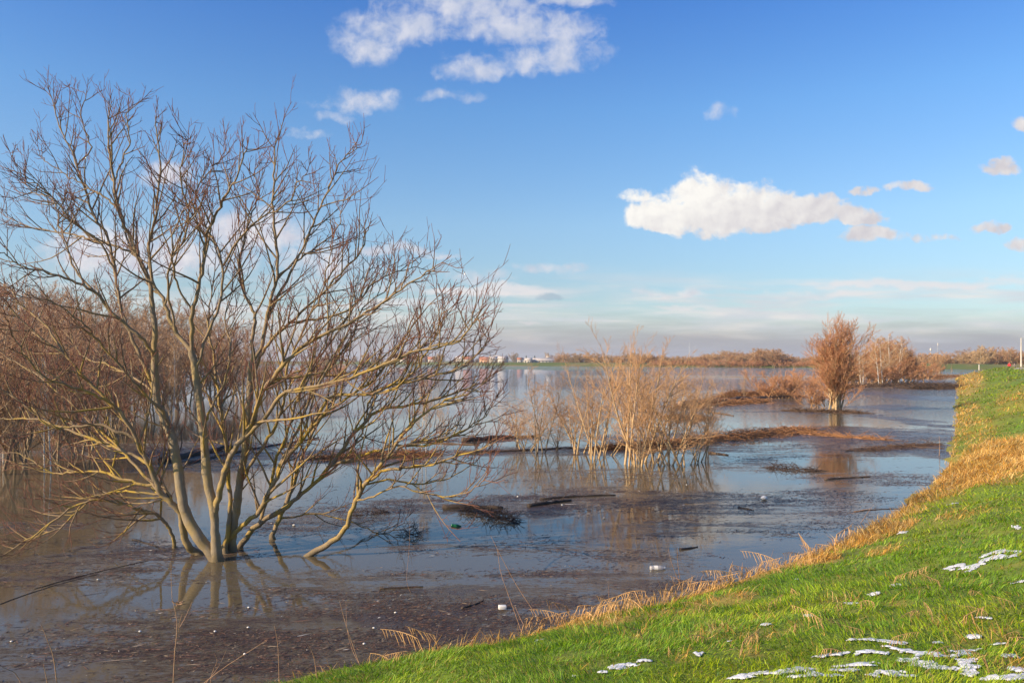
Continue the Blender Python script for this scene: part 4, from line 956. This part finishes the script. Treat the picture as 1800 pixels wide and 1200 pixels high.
# floating litter: fine bits nobody could count
def debris(n):
    rng = np.random.default_rng(9)
    r_ = np.exp(rng.uniform(math.log(7.5), math.log(150), n * 7)); th = np.radians(rng.uniform(-40, 36, n * 7))
    x = r_ * np.sin(th); y = r_ * np.cos(th)
    s = scum(x, y); clump = fbm(x * .6, y * 1.6, 4)
    p = (np.clip(s, 0, 1) * 1.0 + .04) * np.clip((clump - .42) * 4.5, .05, 1) * np.clip(r_ / 20, .45, 1)
    k = (rng.random(len(x)) < p) & (shore_d(x, y) < -.02)
    x, y, r_ = x[k][:n], y[k][:n], r_[k][:n]; m = len(x)
    kind = rng.random(m); L = np.exp(rng.normal(math.log(.032), .8, m)) * (1 + r_ / 40); W = np.clip(L * rng.uniform(.04, .4, m), .002, .009) * (1 + r_ / 25); L = np.clip(L, .008, .55)
    a = rng.normal(.2, .55, m)
    dx, dy = np.cos(a) * L / 2, np.sin(a) * L / 2; nx, ny = -np.sin(a) * W / 2, np.cos(a) * W / 2
    z = rng.uniform(.002, .004, m); t = rng.uniform(.001, .006, m)
    c = [(x - dx, y - dy, z), (x + nx * rng.uniform(.6, 1.2, m), y + ny, z + t), (x + dx, y + dy, z + rng.uniform(-.001, .01, m)), (x - nx, y - ny * rng.uniform(.6, 1.2, m), z)]
    V = np.stack([np.stack(v, 1) for v in c], 1).reshape(-1, 3)
    pal = np.array([(.030, .020, .018), (.055, .035, .028), (.10, .055, .035), (.16, .08, .045), (.30, .22, .14), (.60, .55, .48)])
    w = np.cumsum([.28, .32, .25, .11, .036, .004]); ci = np.minimum(np.searchsorted(w, kind), 5)
    col = np.repeat(pal[ci] * rng.uniform(.7, 1.3, (m, 1)), 4, 0)
    md_, g_, b_ = mat_new('debris'); g_.set(b_.inputs['Base Color'], g_.attr('col').outputs['Color']); b_.inputs['Roughness'].default_value = .6
    o = mesh('floating_debris', V, [np.arange(m * 4).reshape(m, 4)], md_, attrs={'col': col})
    tag(o, kind='stuff')
debris(130000)

# single pieces of litter
def blob(name, px, py, sx, sy, sz, mat, label, cat, seed=0):
    rng = np.random.default_rng(seed); n, m2 = 9, 7; V = []
    for i_ in range(m2):
        ph = math.pi * i_ / (m2 - 1)
        for j_ in range(n):
            k = 1 + rng.normal(0, .13); V.append([sx * k * math.sin(ph) * math.cos(j_ * 2 * math.pi / n), sy * k * math.sin(ph) * math.sin(j_ * 2 * math.pi / n), sz * (1 + math.cos(ph)) * .7 * (1 + rng.normal(0, .06))])
    i_ = np.arange(n * m2).reshape(m2, n); q_ = np.stack([i_[:-1], np.roll(i_[:-1], -1, 1), np.roll(i_[1:], -1, 1), i_[1:]], -1).reshape(-1, 4)
    o = mesh(name, V, [q_[:, ::-1]], mat, smooth=False); o.location = tuple(wpt(px, py)); tag(o, label, cat); return o
m_foam = simple('white_foam', (.8, .76, .7), .7, .08, 20.); m_tanp = simple('tan_plastic', (.75, .6, .42), .6, .1, 9.)
blob('foam_lump', 1343, 878, .09, .07, .07, m_foam, 'white foam lump afloat right of the mid-water willows', 'litter', 1)
blob('foam_crumb', 910, 873, .025, .02, .02, m_foam, 'tiny white foam crumb beside the thin dark pole', 'litter', 2)
blob('foam_crumb', 988, 888, .025, .02, .02, m_foam, 'tiny white foam crumb on the short mossy log', 'litter', 3)
blob('foam_crumb', 517, 924, .035, .03, .03, m_foam, 'small white foam crumb in the shade of the large tree', 'litter', 4)
blob('foam_crumb', 1062, 911, .03, .025, .025, m_tanp, 'tan crumb floating below the thin dark pole', 'litter', 5)
for j, (px, py) in enumerate([(437, 1068), (436, 1103), (695, 1077), (640, 1132), (657, 1104), (246, 1110), (172, 1019), (378, 1110), (430, 1150), (20, 1128), (1207, 852), (1318, 903)]):
    blob('foam_crumb', px, py, .018, .015, .014, m_foam, 'tiny white speck of foam, %s from the left on the floating scum' % ORD[sorted([437, 436, 695, 640, 657, 246, 172, 378, 430, 20, 1207, 1318]).index(px)], 'litter', 10 + j)['group'] = 'white foam specks'
o = boxes('foam_block', [(-.055, .055, -.035, .035, 0, .055)], m_foam); bv = o.modifiers.new('b', 'BEVEL'); bv.width = .008; bv.segments = 2
o.location = tuple(wpt(883, 1070)); o.rotation_euler = (.05, .04, .15); tag(o, 'white foam block floating near the grassy edge', 'litter')
def bottle(px, py, L, r_, mat, capm, label, rz, lab=None):
    root = empty('plastic_bottle', tuple(wpt(px, py)), rz); tag(root, label, 'bottle')
    pr = [(.001, 0), (r_ * .8, .002), (r_, .015)] + [(r_ * (1 - .06 * (k % 2)), .015 + L * .62 * (k + 1) / 8) for k in range(8)] + [(r_ * .9, L * .72), (r_ * .4, L * .9), (r_ * .36, L * .95)]
    o = lathe('body', pr, mat, root, 16); o.rotation_euler = (0, math.pi / 2, 0); o.location = (-L / 2, 0, r_ * .5)
    o = lathe('cap', [(r_ * .42, L * .93), (r_ * .42, L), (.001, L)], capm, root, 12); o.rotation_euler = (0, math.pi / 2, 0); o.location = (-L / 2, 0, r_ * .5)
    if lab: o = lathe('label', [(r_ * 1.02, L * .25), (r_ * 1.02, L * .5)], lab, root, 16); o.rotation_euler = (0, math.pi / 2, 0); o.location = (-L / 2, 0, r_ * .5)
m_pet, g, b = mat_new('clear_plastic'); b.inputs['Base Color'].default_value = (.75, .72, .72, 1); b.inputs['Roughness'].default_value = .15; b.inputs['Transmission Weight'].default_value = .55
m_gpet, g, b = mat_new('green_plastic'); b.inputs['Base Color'].default_value = (.01, .16, .06, 1); b.inputs['Roughness'].default_value = .2
bottle(1156, 1000, .27, .042, m_pet, m_foam, 'clear plastic bottle floating by the dry reeds', .12, m_foam)
bottle(802, 925, .22, .035, m_gpet, m_gpet, 'green plastic bottle afloat below the waterlogged log', -.3)

# ------------------------------------------------------------------ snow, grass and dry stems of the near bank
SNOW = [(1670, 860, 7, 5), (1668, 888, 12, 3), (1717, 993, 38, 7), (1763, 973, 24, 6), (1793, 933, 10, 4), (1793, 1027, 13, 10), (1532, 1044, 12, 5), (1573, 1029, 9, 4), (1497, 1062, 12, 9), (1422, 1083, 17, 7),
        (1343, 1103, 15, 6), (1272, 1128, 17, 5), (1233, 1148, 13, 6), (1537, 1131, 34, 6), (1727, 1096, 10, 4), (1733, 1131, 24, 6), (1770, 1137, 20, 5), (1640, 1150, 52, 12), (1590, 1163, 26, 7), (1735, 1163, 66, 9),
        (1530, 1155, 22, 6), (1497, 1163, 16, 6), (1463, 1157, 20, 6), (1373, 1184, 52, 9), (1433, 1192, 32, 9), (1520, 1178, 38, 7), (1563, 1196, 27, 12), (1618, 1192, 38, 9), (1700, 1179, 17, 5), (1765, 1194, 38, 10),
        (1102, 1178, 22, 8), (1133, 1167, 13, 4), (1063, 1187, 9, 3), (1013, 1191, 9, 3), (947, 1129, 11, 3), (1650, 1136, 16, 4), (1400, 1020, 6, 3), (1590, 938, 10, 3), (1680, 1148, 34, 8), (1785, 1160, 30, 8), (1570, 1146, 20, 6), (1660, 1178, 30, 8), (1480, 1183, 24, 7), (1730, 1190, 24, 8), (1310, 1192, 22, 6), (1790, 1185, 18, 8), (1610, 1172, 22, 6)]
sc0 = cast([s[0] for s in SNOW], [s[1] for s in SNOW])
m_snow, g, b = mat_new('thawing_snow')
pos = g.new('ShaderNodeTexCoord').outputs['Object']
g.set(b.inputs['Base Color'], g.mix(g.ss(g.noise(pos, 14., 5, .7), .4, .7), (.70, .70, .73), (.46, .47, .48))); b.inputs['Roughness'].default_value = .6
b.inputs['Subsurface Weight'].default_value = .15; b.inputs['Subsurface Radius'].default_value = (.02, .02, .03)
bp = g.new('ShaderNodeBump'); g.set(bp.inputs['Height'], g.noise(pos, 50., 4, .6)); bp.inputs['Strength'].default_value = .5; bp.inputs['Distance'].default_value = .01; g.set(b.inputs['Normal'], bp.outputs[0])
SN = []
BIGL = {17: 'broad snow patch near the bottom right with a dark stem before it', 19: 'long snow streak below the broad patch, reaching towards the right edge', 2: 'slanting snow streak by the right edge, lower of two', 3: 'slanting snow streak by the right edge, upper of two', 23: 'long snow patch at the bottom of the picture right of the centre', 5: 'round snow patch cut by the right edge', 30: 'leaf-shaped snow patch in the green grass at bottom centre', 13: 'thin wide snow streak above the bottom right patches'}
def snow_mask(x, y, cx, cy, sx, sy, u):
    a = (x - cx) * u[1] - (y - cy) * u[0]; bb = (x - cx) * u[0] + (y - cy) * u[1]
    bb = bb - (fbm(a * 5 + cx * 3, a * 0 + cy, 2) - .5) * sy * 3.2
    return 1. - (a / sx) ** 2 - (bb / sy) ** 2 + (fbm(x * 16, y * 16, 4) - .52) * 4.6
for j, ((px, py, rx, ry), c) in enumerate(zip(SNOW, sc0)):
    if np.isnan(c[1]): continue
    D = c[1]; rx *= 1.4 if rx > 18 else 1.1; ry *= 1.15
    sx = rx * D / F; sy = min(max(ry * D / F * D / (H - 1.) * .95, .04), sx * .9); u = unit(np.array([c[0], c[1]]))
    SN.append((c[0], c[1], sx, sy, u))
    na, nb = 90, 60; A, B = np.meshgrid(np.linspace(-1.5, 1.5, na) * sx, np.linspace(-2.4, 2.4, nb) * sy, indexing='ij')
    x = c[0] + u[1] * A + u[0] * B; y = c[1] - u[0] * A + u[1] * B; mk = snow_mask(x, y, c[0], c[1], sx, sy, u)
    cell = (mk[:-1, :-1] + mk[1:, 1:] + mk[1:, :-1] + mk[:-1, 1:]) > .8
    if not cell.any(): continue
    # the largest connected piece
    lab = np.where(cell, np.arange(cell.size).reshape(cell.shape) + 1, 0)
    while True:
        n2_ = lab.copy()
        n2_[1:] = np.maximum(n2_[1:], lab[:-1]); n2_[:-1] = np.maximum(n2_[:-1], lab[1:]); n2_[:, 1:] = np.maximum(n2_[:, 1:], lab[:, :-1]); n2_[:, :-1] = np.maximum(n2_[:, :-1], lab[:, 1:])
        n2_ = np.where(cell, n2_, 0)
        if (n2_ == lab).all(): break
        lab = n2_
    ids, cnt = np.unique(lab[lab > 0], return_counts=True); cell = lab == ids[cnt.argmax()]
    zt = height(x, y) + .008 + np.clip(mk * .012, -.012, .009) + (fbm(x * 40, y * 40, 2) - .5) * .008
    vi = np.arange(na * nb).reshape(na, nb); qa = np.stack([vi[:-1, :-1], vi[1:, :-1], vi[1:, 1:], vi[:-1, 1:]], -1)[cell]
    use, inv = np.unique(qa, return_inverse=True)
    V = np.stack([x.ravel(), y.ravel(), zt.ravel()], 1)[use]
    o = mesh('snow_patch', V, [inv.reshape(-1, 4)[:, ::-1]], m_snow, smooth=True)
    tag(o, BIGL.get(j, '%s snow patch, %s from the left of the %s' % ('small round' if ry * 2 > rx else 'thin flat', ORD[sorted([q2[0] for q2 in SNOW if (q2[1] > 1120) == (py > 1120)]).index(px)], 'scattered upper ones on the grass' if py <= 1120 else 'close-set ones at the bottom')), 'snow patch', 'thawing snow patches on the grass')
def snow_at(x, y):
    s = np.full(x.shape, -9.)
    for cx, cy, sx, sy, u in SN:
        k = (np.abs(x - cx) < sx * 2.5 + sy * 2.5) & (np.abs(y - cy) < sx * 2.5 + sy * 2.5)
        s[k] = np.maximum(s[k], snow_mask(x[k], y[k], cx, cy, sx, sy, u))
    return s

def blades(name, x, y, z, L, W, col, lean, az, curl, mat, tipcol=1.15):
    m = len(x); ca, sa2 = np.cos(az), np.sin(az)
    fa = RNG.uniform(0, 2 * np.pi, m); wx, wy = np.cos(fa) * W / 2, np.sin(fa) * W / 2
    h1 = L * .5 * np.cos(lean); o1 = L * .5 * np.sin(lean); l2 = lean + curl; h2 = h1 + L * .5 * np.cos(l2); o2 = o1 + L * .5 * np.sin(l2)
    z = z - .01
    pts = [(x - wx, y - wy, z), (x + wx, y + wy, z), (x + ca * o1 + wx * .8, y + sa2 * o1 + wy * .8, z + h1), (x + ca * o1 - wx * .8, y + sa2 * o1 - wy * .8, z + h1), (x + ca * o2, y + sa2 * o2, z + h2)]
    V = np.stack([np.stack(p_, 1) for p_ in pts], 1).reshape(-1, 3)
    b0 = np.arange(m) * 5
    Q = np.stack([b0, b0 + 1, b0 + 2, b0 + 3], 1); T3 = np.stack([b0 + 3, b0 + 2, b0 + 4], 1)
    C = np.repeat(col, 5, 0)
    return mesh(name, V, [Q, T3], mat, attrs={'col': C})
def leaf_mat(name, trans=.3, rough=.55):
    m, g, b = mat_new(name); c = g.attr('col').outputs['Color']
    g.set(b.inputs['Base Color'], c); b.inputs['Roughness'].default_value = rough
    t = g.new('ShaderNodeBsdfTranslucent'); g.set(t.inputs[0], c); mx = g.new('ShaderNodeMixShader'); mx.inputs[0].default_value = trans
    g.l.new(b.outputs[0], mx.inputs[1]); g.l.new(t.outputs[0], mx.inputs[2]); g.l.new(mx.outputs[0], m.node_tree.nodes['Material Output'].inputs[0]); return m
m_blade = leaf_mat('grass_blade'); m_straw = leaf_mat('straw_blade', .2, .6)
def scatter(n, r0, r1, t0, t1, bias=0.):
    r_ = np.exp(RNG.uniform(math.log(r0), math.log(r1), n)); th = np.radians(RNG.uniform(t0, t1, n))
    return r_ * np.sin(th), r_ * np.cos(th), r_
def field(n, kind):
    x, y, r_ = scatter(n, 2.2, 190, -24, 46)
    k = (shore_d(x, y) > .0); x, y, r_ = x[k], y[k], r_[k]; d = shore_d(x, y); k = (d < 16) ; x, y, r_, d = x[k], y[k], r_[k], d[k]
    z = height(x, y, d); dr = dryness(x, y, d); sn = snow_at(x, y)
    return x, y, z, r_, d, dr, sn
# green grass
x, y, z, r_, d, dr, sn = field(880000, 0)
patch = fbm(x * .8, y * .8, 4); p2 = fbm(x * 3., y * 3. + 7, 3)
k = (RNG.random(len(x)) > dr * .85) & (sn < RNG.uniform(.1, 1.9, len(x))) & (d > .12)
x, y, z, r_, d, dr, sn, patch, p2 = [v[k] for v in (x, y, z, r_, d, dr, sn, patch, p2)]
m = len(x)
L = RNG.uniform(.04, .10, m) * (.6 + 1.1 * np.clip(p2 - .2, 0, 1)) * (.8 + .5 * (fbm(x * .4, y * .4 + 11, 2))) * (1 + np.clip(r_ - 6, 0, 200) / 45); W = RNG.uniform(.003, .0055, m) * (1 + np.clip(r_ - 4, 0, 200) / 6)
cA = np.array([.19, .34, .008]); cB = np.array([.38, .48, .010]); cC = np.array([.08, .18, .010]); cD = np.array([.38, .27, .06])
f = np.clip((patch - .42) * 4 + RNG.normal(0, .3, m), 0, 1)[:, None]; col = cA * (1 - f) + cB * f
f2 = (RNG.random(m) < .25)[:, None]; col = np.where(f2, cC * 1.0, col); f3 = (RNG.random(m) < .09 + .25 * dr + .05 * np.clip(r_ / 60, 0, 1))[:, None]; col = np.where(f3, cD, col)
farb = np.clip((r_ - 18) / 30, 0, 1) * np.clip((fbm(x * .5, y * .35 + 3, 3) - .45) * 6, 0, 1); col = col * (1 - farb[:, None] * .55) + np.array([.24, .18, .05]) * farb[:, None] * .55
col = col * RNG.uniform(.75, 1.25, (m, 1))
az = fbm(x * 1.1 + 30, y * 1.1, 3) * 9 + RNG.normal(0, .8, m)
o = blades('grass', x, y, z, L, W, col, np.abs(RNG.normal(.85, .35, m)), az, RNG.uniform(.2, .9, m), m_blade); tag(o, kind='stuff')
# dry grass and straw
x, y, z, r_, d, dr, sn = field(300000, 1)
x2, y2, r2_ = scatter(160000, 5.5, 150, -24, 46); d2 = shore_d(x2, y2); k = (d2 > -.15) & (d2 < .7)
x = np.concatenate([x, x2[k]]); y = np.concatenate([y, y2[k]]); r_ = np.concatenate([r_, r2_[k]]); d = shore_d(x, y); z = np.maximum(height(x, y, d), -.02); dr = dryness(x, y, d)
x3 = RNG.uniform(math.log(14), math.log(70), 260000); t3 = np.radians(RNG.uniform(20, 40, 260000)); x3, y3 = np.exp(x3) * np.sin(t3), np.exp(x3) * np.cos(t3); d3 = shore_d(x3, y3); k3 = (d3 > .05) & (d3 < 12)
k3[k3] &= dryness(x3[k3], y3[k3], d3[k3]) > .25
x = np.concatenate([x, x3[k3]]); y = np.concatenate([y, y3[k3]]); r_ = np.hypot(x, y); d = shore_d(x, y); z = np.maximum(height(x, y, d), -.02); dr = dryness(x, y, d)
k = RNG.random(len(x)) < np.clip(dr * 1.0, 0, 1) ** 1.2 * .75 + .010; x, y, z, r_, d, dr = [v[k] for v in (x, y, z, r_, d, dr)]; m = len(x)
L = RNG.uniform(.08, .26, m) * (.6 + .6 * dr) * (1 + np.clip(r_ - 10, 0, 200) / 60); W = RNG.uniform(.0025, .005, m) * (1 + np.clip(r_ - 5, 0, 200) / 7)
pal = np.array([(.70, .38, .06), (.76, .46, .11), (.56, .26, .045), (.78, .54, .20)]); col = pal[RNG.integers(0, 4, m)] * RNG.uniform(.6, 1.15, (m, 1))
az = fbm(x * .9 + 60, y * .9, 3) * 10 + RNG.normal(0, .9, m)
o = blades('dry_grass', x, y, z, L, W, col, np.abs(RNG.normal(.95, .38, m)), az, RNG.uniform(.1, 1.3, m), m_straw); tag(o, kind='stuff')

# bent reeds: an arched stem with straight leaves hanging from it
m_reeds = bark('bent_reed', (.72, .42, .17), (.70, .42, .18), (.6, .38, .18), r0=.002, r1=.005, r2=.01)
def make_reed(seed, drop):
    rng = np.random.default_rng(seed); root = empty('bent_reed'); Ls = rng.uniform(.42, .62)
    n = 12; t = np.linspace(0, 1, n); kx = .25 + .2 * rng.random()
    ang = np.where(t < kx, rng.uniform(.1, .45), rng.uniform(1.2, 1.5) + drop * (t - kx)); P_ = np.zeros((n, 3))
    for k in range(1, n): P_[k] = P_[k - 1] + Ls / n * np.array([math.sin(ang[k]), rng.normal(0, .04), math.cos(ang[k])])
    tb = Tubes(); tb.add(P_, .0048 * (1 - .55 * t), 5); tb.build('stem', m_reeds, root)
    k = rng.integers(7, 12); lv = Tubes()
    for j in range(k):
        s = .3 + .68 * (j + rng.random() * .6) / k; i_ = s * (n - 1); a = P_[int(i_)] + (P_[min(int(i_) + 1, n - 1)] - P_[int(i_)]) * (i_ % 1)
        L = rng.uniform(.10, .22) * (1.2 - s * .6); D_ = np.array([rng.normal(-.35, .18), rng.normal(0, .22), -1.]); q_ = unit(D_) * L
        lv.add([a, a + q_ * .5 + [0, 0, .008], a + q_], [.0042, .0038, .0012], 3)
    lv.build('leaves', m_reeds, root); return root
RE = [make_reed(s, dp) for s, dp in ((1, .9), (2, .2), (3, 1.4), (4, .6), (5, -.2))]
rl = random.Random(8)
REED = [(648, 1168, 0), (672, 1166, 0), (690, 1164, 0), (745, 1150, 180), (772, 1146, 180), (920, 1114, 60), (945, 1108, 20)]
REED += [(px, None, rl.choice([0, 20, 160, 200, 90, -60])) for px in list(range(985, 1180, 9)) + list(range(1190, 1440, 13))]
REED += [(1290, 1030, 170), (1330, 1012, 60), (1430, 980, 0), (1466, 965, 20), (1620, 1085, 200), (1795, 1120, 160), (1740, 1090, 180), (1770, 1150, 10), (1250, 1080, 200), (1640, 1095, 100), (1690, 1100, 40), (1570, 1030, 10), (1605, 1020, 0),
         (1540, 1075, 90), (1480, 1075, 200), (1400, 1110, 250), (1330, 1130, 240), (1390, 1050, 280), (1450, 1110, 100), (1200, 1100, 190), (1240, 1130, 240), (1700, 1050, 30), (1520, 1120, 170), (1560, 1140, 20), (1670, 1165, 200), (1785, 1070, 190), (1300, 1160, 20), (1130, 1130, 200), (1175, 1150, 260), (1350, 1075, 20), (1655, 1040, 170), (1600, 1095, 30), (1740, 1185, 180), (1440, 1160, 10)]
EDGE = [r_[0] for r_ in REED if r_[1] is None or r_[1] > 1140 and r_[0] < 800 or r_[0] < 970]; NE = [0, 0]
for j, (px, py, az) in enumerate(sorted(REED, key=lambda r_: r_[0])):
    if py is None:
        py = float(np.interp(px, [p[0] for p in SH_PX], [p[1] for p in SH_PX])) + rl.uniform(-4, 12)
    c = cast([px], [py])[0]
    if np.isnan(c[0]): continue
    zz = float(height(np.array([c[0]]), np.array([c[1]]))[0]); inl = py > float(np.interp(px, [p[0] for p in SH_PX], [p[1] for p in SH_PX])) + 25
    o = place(RE[j % 5], (c[0], c[1], max(zz, -.03) - .01), math.radians(az + rl.uniform(-25, 25)), rl.uniform(.75, 1.25) * (.62 if inl else 1.05) * (1 + (c[1] - 9) * .02))
    NE[inl] += 1
    tag(o, 'dry orange reed fallen on the green grass, %s from the left' % ORD[NE[1] - 1] if inl else 'dry orange reed bent over at the water\'s edge, %s from the left' % ORD[NE[0] - 1], 'reed', 'reeds lying on the grass' if inl else 'bent reeds along the water\'s edge')

# single dry stalks
m_stalk = bark('dry_stalk', (.42, .24, .14), (.40, .24, .15), (.36, .22, .14), r0=.002, r1=.006, r2=.012)
def on_edge(px):
    """place just inland of the shoreline along the ray of column px"""
    Ds = np.linspace(3, 40, 1500); x = (px - 900) / F * Ds; dd = shore_d(x, Ds)
    j = np.where(dd > .12)[0]; j = j[-1]; return np.array([x[j], Ds[j]])
def stalk(lines, label, r_=.005, D=None, cat='stalk', base_land=True, head=None, name='dry_stalk'):
    bpx, bpy_ = lines[0][-1]
    if D is None:
        if bpy_ > 1200: D = on_edge(bpx)[1]
        else: c = cast([bpx], [bpy_])[0]; D = c[1]
    if base_land: bx = (bpx - 900) / F * D; bz = float(height(np.array([bx]), np.array([D]))[0])
    base = at_d(bpx, bpy_, D)
    if base_land and bpy_ > 1200: base[2] = max(bz, -.1)
    tb = Tubes()
    for k, ln in enumerate(lines):
        P_ = catmull(np.array(ln, float), 10); t = np.linspace(0, 1, 10)
        W = np.stack([(P_[:, 0] - 900) / F * D, D + (1 - t) * .15 * (1 if k % 2 else -1), H - (P_[:, 1] - HOR) * D / F], 1)
        if k == 0 and bpy_ > 1200: W[-1] = base - [0, 0, .05]
        tb.add(W - base, r_ * (.35 + .65 * t) * (.7 if k else 1), 5)
    root = tb.build(name, m_stalk); root.location = tuple(base); tag(root, label, cat)
    if head:
        rng = np.random.default_rng(3); h0 = at_d(head[0], head[1], D) - base; ht = Tubes(); S = np.tile(h0, (14, 1)) + rng.normal(0, .006, (14, 3)); a = rng.uniform(0, 6.28, 14)
        C = grow(S, np.stack([np.cos(a), np.sin(a) * .6, rng.uniform(-.1, .4, 14)], 1), rng.uniform(.03, .07, 14), 4, .1, .1, rng); ht.add(C, np.tile([.003, .006, .007, .003], (14, 1)), 4); ht.build('seed_head', m_stalk, root)
    return root
stalk([[(2, 1140), (5, 1200), (9, 1300)]], 'pale upright stalk at the left edge of the picture')
stalk([[(4, 1154), (24, 1168), (40, 1190), (66, 1290)]], 'curved dry stalk beside the left edge')
stalk([[(88, 1085), (95, 1120), (101, 1160), (108, 1280)]], 'tall leaning brown stalk in the lower left corner', .006)
stalk([[(93, 1156), (92, 1200), (90, 1280)]], 'short thick stalk left behind the tall leaning one', .006)
stalk([[(312, 985), (311, 1040), (315, 1068), (316, 1100), (309, 1150), (303, 1245)], [(327, 1065), (322, 1085), (316, 1102)], [(331, 1070), (320, 1095), (315, 1110)]], 'tallest dry stalk with a broken seed head before the large tree', .0055, head=(314, 1061))
stalk([[(478, 1114), (440, 1140), (395, 1170), (340, 1215), (320, 1240)], [(388, 1152), (380, 1175), (362, 1200)]], 'long dry stalk leaning right at the bottom of the picture')
stalk([[(386, 1137), (388, 1155), (376, 1180), (365, 1230)]], 'short curved stalk before the long leaning one', .004)
stalk([[(489, 1088), (492, 1130), (491, 1203)]], 'thin straight stalk standing at the lower tip of the grass', .004)
stalk([[(549, 1124), (555, 1150), (559, 1198)]], 'short stout stalk right of the thin straight one', .006)
stalk([[(579, 1145), (580, 1180)]], 'very short stalk at the grass edge', .004)
stalk([[(601, 1045), (604, 1065), (613, 1105), (634, 1172)], [(603, 1062), (607, 1110), (618, 1145), (634, 1170)]], 'pair of tall stalks joined at the foot beside the first bent reeds', .0045)
stalk([[(722, 1133), (728, 1150), (735, 1166)], [(770, 1103), (765, 1125), (762, 1142)]], 'short forked stalk at the grass edge', .003)
stalk([[(849, 1103), (848, 1125)]], 'tiny stalk stub at the grass edge', .004)
stalk([[(864, 938), (880, 972), (905, 1020), (930, 1060), (960, 1105)]], 'longest straight cane leaning left over the water', .0065)
stalk([[(875, 962), (880, 1000), (893, 1040), (907, 1080), (918, 1114)], [(905, 1070), (915, 1090), (928, 1110)]], 'curved cane left of the longest one', .006)
stalk([[(932, 1078), (938, 1108)]], 'short pale stalk between the two long canes and the reeds', .0045)
stalk([[(1067, 1019), (1069, 1040), (1071, 1075)]], 'thin upright stalk among the first reeds', .004)
stalk([[(1171, 959), (1178, 985), (1190, 1015), (1203, 1046)]], 'left one of two tall stalks among the reeds', .006)
stalk([[(1187, 958), (1190, 990), (1199, 1040)]], 'right one of two tall stalks among the reeds', .006)
stalk([[(1150, 1004), (1160, 1030), (1172, 1055)]], 'thin stalk beside the floating bottle', .004)
stalk([[(1355, 960), (1350, 985), (1346, 1003)]], 'thin stalk leaning right by the reeds at the bend of the shore', .004)
stalk([[(1200, 1010), (1215, 1030), (1224, 1042)], [(1232, 1012), (1222, 1030), (1215, 1044)]], 'forked stalk right of the two tall ones', .004)
stalk([[(723, 905), (721, 960), (716, 1010), (718, 1030), (726, 1048)]], 'lone pale reed standing in the water', .0035, D=wpt(720, 1040)[1], base_land=False)
stalk([[(1530, 885), (1522, 900), (1513, 919)], [(1500, 905), (1515, 898), (1530, 893)]], 'dark crooked twig standing at the grassy edge', .006, D=wpt(1513, 919)[1], base_land=False)
stalk([[(1647, 765), (1650, 785), (1651, 800)]], 'thin pale stem at the far grassy edge', .012, D=wpt(1651, 800)[1], base_land=False)
stalk([[(1620, 1113), (1620, 1140), (1618, 1160)]], 'dark thin stem standing before the broad snow patch', .003)

# ------------------------------------------------------------------ the air: a thin even haze in one closed box round the whole place
mh_ = bpy.data.materials.new('air'); mh_.use_nodes = True; g = NT(mh_.node_tree)
for n in list(g.n):
    if n.type == 'BSDF_PRINCIPLED': g.n.remove(n)
pv = g.new('ShaderNodeVolumePrincipled'); pv.inputs['Color'].default_value = (.93, .95, 1, 1); pv.inputs['Density'].default_value = .0002; pv.inputs['Anisotropy'].default_value = .2
g.l.new(pv.outputs[0], g.n['Material Output'].inputs['Volume'])
hz = boxes('haze', [(-7200, 7200, -7200, 7200, -2.7, 60)], mh_); tag(hz, kind='stuff')
scene.cycles.max_bounces = 8; scene.cycles.transparent_max_bounces = 8
